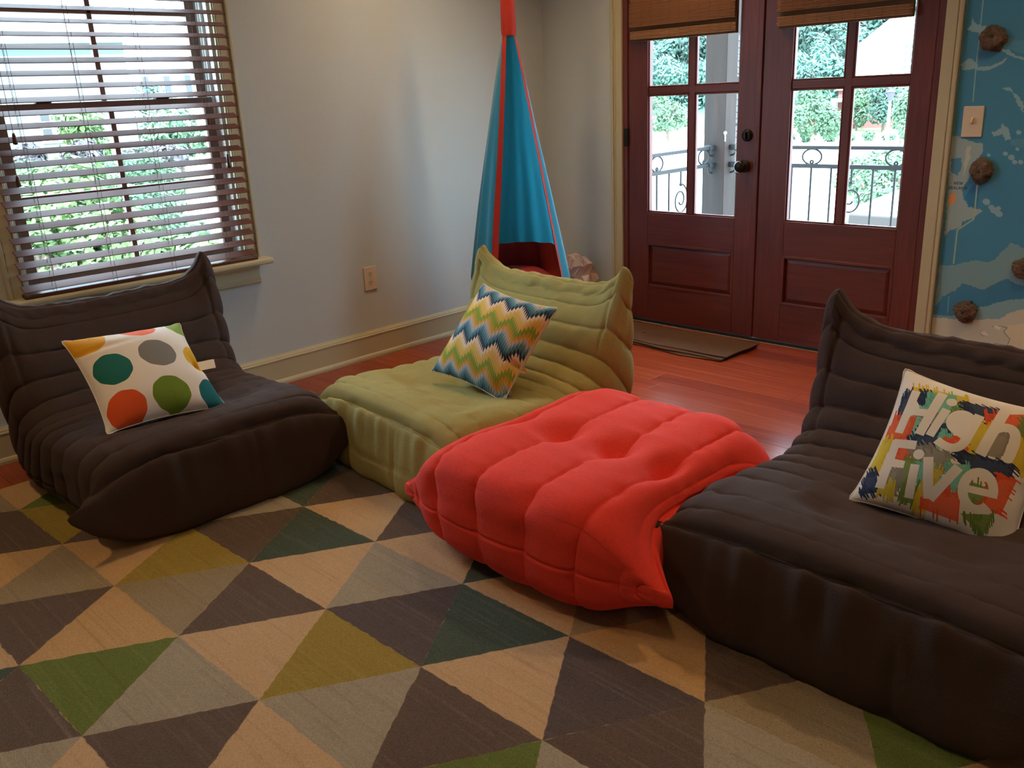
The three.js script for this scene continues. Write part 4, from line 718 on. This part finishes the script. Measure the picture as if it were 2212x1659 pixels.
function tree(name, label, center, rx, ry, n, size, tint, base = GY, group = 'trees and shrubs outside') {
  const t = thing(name, label, name.includes('shrub') || name.includes('hedge') ? 'shrub' : 'tree', [center.x, base, center.z], 0, group);
  const h = center.y - base; mesh('foliage', foliage(rx, ry, rx, n, size, tint).translate(0, h, 0), X.leaf, t);
  const list = [new THREE.CylinderGeometry(rx * 0.05, rx * 0.085, Math.max(0.3, h), 9).translate(0, Math.max(0.3, h) / 2, 0)];
  for (let k = 0; k < 4; k++) { const a = k * 1.6 + rnd(); list.push(bar(V3(0, h * 0.72, 0), V3(Math.cos(a) * rx * 0.55, h + ry * 0.35, Math.sin(a) * rx * 0.55), rx * 0.03, 6)); }
  mesh('trunk', merge(list), X.bark, t); return t;
}
const GRN = [0.05, 0.125, 0.06], DK = [0.026, 0.08, 0.055], YG = [0.075, 0.15, 0.04];
// seen through the doors
tree('young_tree', 'small round street tree seen through the left door glass', pixelAt(1442, 244, 70), 1.75, 1.75, 1500, 0.16, GRN);
tree('shrub', 'large leafy bush on the street seen through the door beside the map', pixelAt(1758, 250, 69), 2.0, 2.2, 2600, 0.16, GRN);
tree('street_tree', 'dark tree beside the street lamp', pixelAt(1912, 218, 84), 1.7, 2.2, 1400, 0.2, DK); tree('street_tree', 'pale tree right of the street lamp', pixelAt(1950, 245, 66), 1.2, 1.8, 1100, 0.16, GRN); tree('street_tree', 'slim tree left of the brick house', pixelAt(1853, 232, 88), 1.3, 2.4, 1100, 0.2, GRN);
tree('street_tree', 'half-hidden tree behind the balcony post', pixelAt(1600, 250, 72), 1.6, 2.4, 1300, 0.18, GRN);
for (let k = 0; k < 7; k++) tree('hedge_shrub', 'low clipped shrub in the row along the street', pixelAt(1700 + k * 44, 296 + (k % 3), 74), 0.62, 0.5, 380, 0.13, GRN, GY, 'low shrubs along the street');
tree('leafy_tree', 'leafy tree just beyond the lower porch roof', pixelAt(1915, 400, 19), 1.2, 0.6, 6000, 0.055, GRN); tree('leafy_tree', 'leafy tree below the gutter of the porch roof', pixelAt(1925, 515, 13), 1.2, 0.6, 4000, 0.05, YG);
// wooded hill
{
  const g = new THREE.PlaneGeometry(260, 110, 60, 20), p = g.attributes.position; g.rotateX(-Math.PI / 2);
  for (let i = 0; i < p.count; i++) { const d = (55 - p.getZ(i)) / 110; p.setY(i, 26 * sstep(0, 0.9, d) + 5 * noise(p.getX(i) * 0.02, p.getZ(i) * 0.02) * d); } g.computeVertexNormals();
  const h = mesh('hill', uvMetres(g), std({ color: lin(0.03, 0.085, 0.055), roughness: 1 })); h.position.set(-95, GY, -175); structure(h, 'wooded hillside far behind the street');
  const blob = foliage(1, 1, 1, 700, 0.11, [1, 1, 1], 9), F = new THREE.InstancedMesh(blob, X.leaf, 760); F.name = 'forest'; F.castShadow = F.receiveShadow = true; const m = new THREE.Matrix4(), c = new THREE.Color();
  for (let i = 0; i < 760; i++) { const z = -130 - rnd() * 90, x = -190 + rnd() * 215, d = (-120 - z) / 110, s = rr(2.6, 5.2); m.compose(V3(x, GY + 26 * sstep(0, 0.9, d) + s * 0.55, z), new THREE.Quaternion().setFromAxisAngle(V3(0, 1, 0), rnd() * 6.28), V3(s, s * rr(0.8, 1.25), s)); F.setMatrixAt(i, m); const k = rr(0.7, 1.35); F.setColorAt(i, c.setRGB(0.036 * k, 0.11 * k, 0.085 * k)); }
  F.userData = { kind: 'stuff', label: 'dense woodland covering the far hillside', category: 'woodland' }; scene.add(F);
}
// houses
function house(name, label, at, ry, w, d, h, roofH, wallM, roofM, wins, base = GY) {
  const t = thing(name, label, 'house', [at.x, base, at.z], ry, 'houses outside');
  mesh('wall', box(-w / 2, w / 2, 0, h, -d / 2, d / 2), wallM, t);
  const s = new THREE.Shape([[-w / 2 - 0.4, 0], [w / 2 + 0.4, 0], [0, roofH]].map((q) => new THREE.Vector2(...q))), r = new THREE.ExtrudeGeometry(s, { depth: d + 0.8, bevelEnabled: false }); r.translate(0, h, -d / 2 - 0.4); mesh('roof', uvMetres(r), roofM, t);
  for (const [x, y, ww, hh, cols, rws, face] of wins) {
    const f = mesh('window_frame', face ? box(w / 2, w / 2 + 0.05, y - hh / 2, y + hh / 2, x - ww / 2, x + ww / 2) : box(x - ww / 2, x + ww / 2, y - hh / 2, y + hh / 2, d / 2, d / 2 + 0.05), X.white, t);
    for (let i = 0; i < cols; i++) for (let j = 0; j < rws; j++) { const a = x - ww / 2 + ww * (i + 0.18) / cols, b = x - ww / 2 + ww * (i + 0.82) / cols, e = y - hh / 2 + hh * (j + 0.2) / rws, q = y - hh / 2 + hh * (j + 0.8) / rws; mesh('pane', face ? box(w / 2 + 0.05, w / 2 + 0.07, e, q, a, b) : box(a, b, e, q, d / 2 + 0.05, d / 2 + 0.07), X.pane, f); }
  }
  return t;
}
{
  const face = (p) => Math.atan2(camera.position.x - p.x, camera.position.z - p.z);
  let p = pixelAt(1932, 165, 118); house('house', 'white gabled house on the hillside with a tall eight-pane window', p, face(p) + 0.12, 7.6, 9, 3.6 + p.y - GY, 3.4, X.siding, X.roofPale, [[0.7, p.y - GY + 2.0, 1.1, 2.9, 2, 4]]);
  p = pixelAt(1893, 262, 95); const b = house('house', 'red brick house front with white columns behind the street lamp', p, face(p), 7, 6, 3.5, 2.0, X.brick, X.roofPale, [[2.2, 2, 1, 1.4, 2, 2]]);
  mesh('column', box(-1.75, -1.35, 0, 3.5, 3.4, 3.8), X.white, b); mesh('column', box(-4.0, -3.7, 0, 2.6, 3.4, 3.8), X.white, b); mesh('porch_beam', box(-4.1, -1.3, 2.5, 2.8, 3.3, 3.9), X.white, b);
  // street lamp
  p = pixelAt(1924, 206, 58); const l = thing('street_lamp', 'pale street lamp post with a dark lantern head', 'street lamp', [p.x, GY, p.z]), H = p.y - GY;
  mesh('pole', merge([new THREE.CylinderGeometry(0.07, 0.12, H - 0.3, 12).translate(0, (H - 0.3) / 2, 0), new THREE.CylinderGeometry(0.2, 0.24, 0.5, 12).translate(0, 0.25, 0)]), X.white, l); mesh('lantern', merge([new THREE.CylinderGeometry(0.26, 0.12, 0.5, 8).translate(0, H - 0.05, 0), new THREE.ConeGeometry(0.3, 0.22, 8).translate(0, H + 0.3, 0)]), X.dark, l);
  // seen through the window
  p = pixelAt(20, 190, 47); house('house', 'pale blue house seen through the upper left of the blind', p, Math.PI / 2 - 0.25, 9, 7, p.y - GY + 1.6, 2.4, X.blueSiding, X.roofPale, [[1.2, 4.2, 1.1, 1.5, 2, 2]]);
  p = pixelAt(400, 200, 74); const v = house('house', 'white house with a columned porch seen through the right of the blind', p, Math.PI / 2 - 0.4, 9, 7, p.y - GY - 0.6, 2.2, X.siding, X.roofPale, []);
  for (let k = 0; k < 7; k++) mesh('column', box(-4.3 + k * 1.4, -3.9 + k * 1.4, p.y - GY - 0.6, p.y - GY + 1.1, 3.6, 4.0), X.dark, v);
}
const seenW = 'trees seen through the window blind';
for (const [u, v, d, rx, ry, n, tint, label] of [
  [125, 560, 9.5, 1.1, 0.95, 9000, YG, 'bright leafy tree crown filling the lower left panes of the window'], [270, 520, 13, 1.2, 1.0, 9000, GRN, 'leafy tree crown in the middle of the lower window panes'], [60, 470, 17, 1.3, 0.9, 5000, GRN, 'leafy tree behind the cord tassels of the blind'], [410, 610, 7.6, 0.6, 0.45, 4500, YG, 'low leafy tree at the lower right of the window'], [300, 420, 21, 1.3, 0.9, 4000, GRN, 'smaller tree farther off behind the window muntin'],
  [170, 300, 37, 1.2, 1.2, 900, YG, 'small bright tree standing before the pale blue house'], [290, 262, 62, 3.2, 2.6, 1500, DK, 'dark tree group in front of the columned house'], [385, 300, 40, 1.5, 1.3, 1200, GRN, 'round tree beside the columned house'], [60, 350, 29, 0.8, 0.55, 700, [0.07, 0.065, 0.075], 'greyish shrub left on the far lawn'], [170, 345, 31, 0.8, 0.6, 800, [0.07, 0.065, 0.075], 'greyish shrub in the middle of the far lawn'], [335, 335, 32, 1.2, 0.7, 800, [0.07, 0.065, 0.075], 'greyish shrub right on the far lawn'],
]) tree(label.includes('shrub') ? 'lawn_shrub' : 'garden_tree', label, pixelAt(u, v, d), rx, ry, n, d < 25 ? 0.055 : 0.16, tint, GY, seenW);
structure(mesh('roof_eave', box(-0.6, RX + 0.6, 2.94, 3.08, -0.95, -TH), X.roofPale), 'roof eave above the balcony doors');
// balcony with post and wrought iron railings
structure(mesh('balcony_deck', box(0.0, 4.5, -0.16, -0.03, -1.86, -TH), X.pave), 'pale balcony deck outside the doors');
{
  const t = thing('balcony_post', 'heavy weathered timber post at the balcony corner', 'post', [0.223, -0.03, -1.69]);
  mesh('shaft', box(-0.09, 0.09, 0, 2.9, -0.09, 0.09, 0.006, 'y'), M.post, t);
  const hk = [V3(0.093, 1.04, 0.093), V3(0.1, 1.02, 0.1), V3(0.1, 0.99, 0.1)]; mesh('hook', merge([tube(hk, 0.004), new THREE.SphereGeometry(0.012, 14, 10).translate(0.097, 1.05, 0.097)]), X.white, t);
}
function railing(label, origin, ry, len, first, scrollK, circleK) { // local x runs along the rail
  const t = thing('balcony_railing', label, 'railing', origin, ry, 'wrought iron balcony railings'), top = 0.915, low = 0.79, bot = 0.1, sp = 0.146;
  mesh('top_rail', box(0, len, top - 0.012, top + 0.012, -0.02, 0.02, 0.004), M.iron, t); mesh('lower_rail', box(0, len, low - 0.014, low + 0.014, -0.014, 0.014, 0.003), M.iron, t); mesh('bottom_rail', box(0, len, bot - 0.012, bot + 0.012, -0.014, 0.014, 0.003), M.iron, t);
  for (let k = -8; k < 40; k++) {
    const x = first + k * sp; if (x < 0.09 || x > len) continue;
    if (((k - scrollK) % 4 + 4) % 4 === 0) { // a short bar ending in an S of two rings
      const s = []; for (let i = 0; i <= 40; i++) { const a = i / 40 * Math.PI * 3.3 + Math.PI / 2, r = lerp(0.1, 0.022, i / 40); s.push(V3(x + Math.cos(a) * r, 0.575 + Math.sin(a) * r * 1.15, 0)); }
      const s2 = s.map((p) => V3(2 * x - p.x, 0.68 - p.y, 0)); mesh('scroll', merge([bar(V3(x, low, 0), V3(x, 0.68, 0), 0.007, 6), tube(s, 0.0065, 6, false, 90), tube(s2, 0.0065, 6, false, 90), new THREE.SphereGeometry(0.013, 10, 8).translate(x, 0.685, 0)]), M.iron, t);
    } else mesh('baluster', bar(V3(x, bot, 0), V3(x, low, 0), 0.0075, 6), M.iron, t);
    if (((k - circleK) % 4 + 4) % 4 === 0) { // the C scroll between the upper rails
      const s = []; for (let i = 0; i <= 60; i++) { const f = i / 60, a = Math.PI / 2 + f * Math.PI * 1.15, r = 0.052; s.push(V3(Math.cos(a) * r * 1.35 * (f < 0.86 ? 1 : 1), (top + low) / 2 + Math.sin(a) * r, 0)); if (a > Math.PI * 1.42) break; }
      const e = s[s.length - 1]; s.push(V3(e.x + 0.016, e.y + 0.004, 0), V3(e.x + 0.024, e.y + 0.018, 0), V3(e.x + 0.014, e.y + 0.028, 0)); mesh('ring_scroll', merge([tube(s.map((p) => V3(x + p.x, p.y, 0)), 0.0062, 6, false, 60), tube(s.map((p) => V3(x - p.x, p.y, 0)), 0.0062, 6, false, 60)]), M.iron, t);
    }
  }
  const br = []; for (const y of [top, low]) br.push(box(0, 0.06, y - 0.02, y + 0.02, -0.03, 0.03, 0.008), tube([V3(0.0, y - 0.06, 0), V3(0.03, y - 0.05, 0), V3(0.045, y - 0.015, 0)], 0.007)); mesh('bracket', merge(br), M.iron, t);
}
railing('black iron railing running from the post along the front of the balcony', [0.313, 0, -1.69], 0, 4.1, 0.81 - 0.313, 3, 1);
railing('black iron railing running from the post back towards the house', [0.205, 0, -1.6], -Math.PI / 2, 1.42, 0.69 - 5 * 0.146 + 0.0, 3, 1);
// hip roof of the porch below
{
  const a = pixelOn(1832, 462, 2, -4.6), y = a.y, x = a.x, t = thing('porch_roof', 'pale shingled porch roof with a dark gutter below the balcony', 'roof', [x, y, -4.6]);
  mesh('gutter', box(0, 5.5, -0.2, 0.0, -0.12, 0.0, 0.02), X.gutter, t);
  const s = new THREE.BufferGeometry(); const P = [[0, 0, -0.02], [5.5, 0, -0.02], [5.5, 0.95, -2.2], [1.9, 0.95, -2.2], [0, 0, -4.4], [5.5, 0, -4.4]]; const q = []; for (const i of [0, 1, 2, 0, 2, 3, 0, 3, 4, 3, 2, 5, 3, 5, 4]) q.push(...P[i]); s.setAttribute('position', new THREE.Float32BufferAttribute(q, 3)); s.computeVertexNormals(); uvMetres(s); mesh('shingles', s, X.roofPale, t);
  mesh('ridge_cap', bar(V3(0, 0.01, -0.02), V3(1.9, 0.97, -2.2), 0.035, 6), X.roofPale, t); mesh('soffit', box(0.02, 5.5, -0.02, 0.0, -4.4, -0.1), X.roofPale, t);
}
renderer.render(scene, camera);
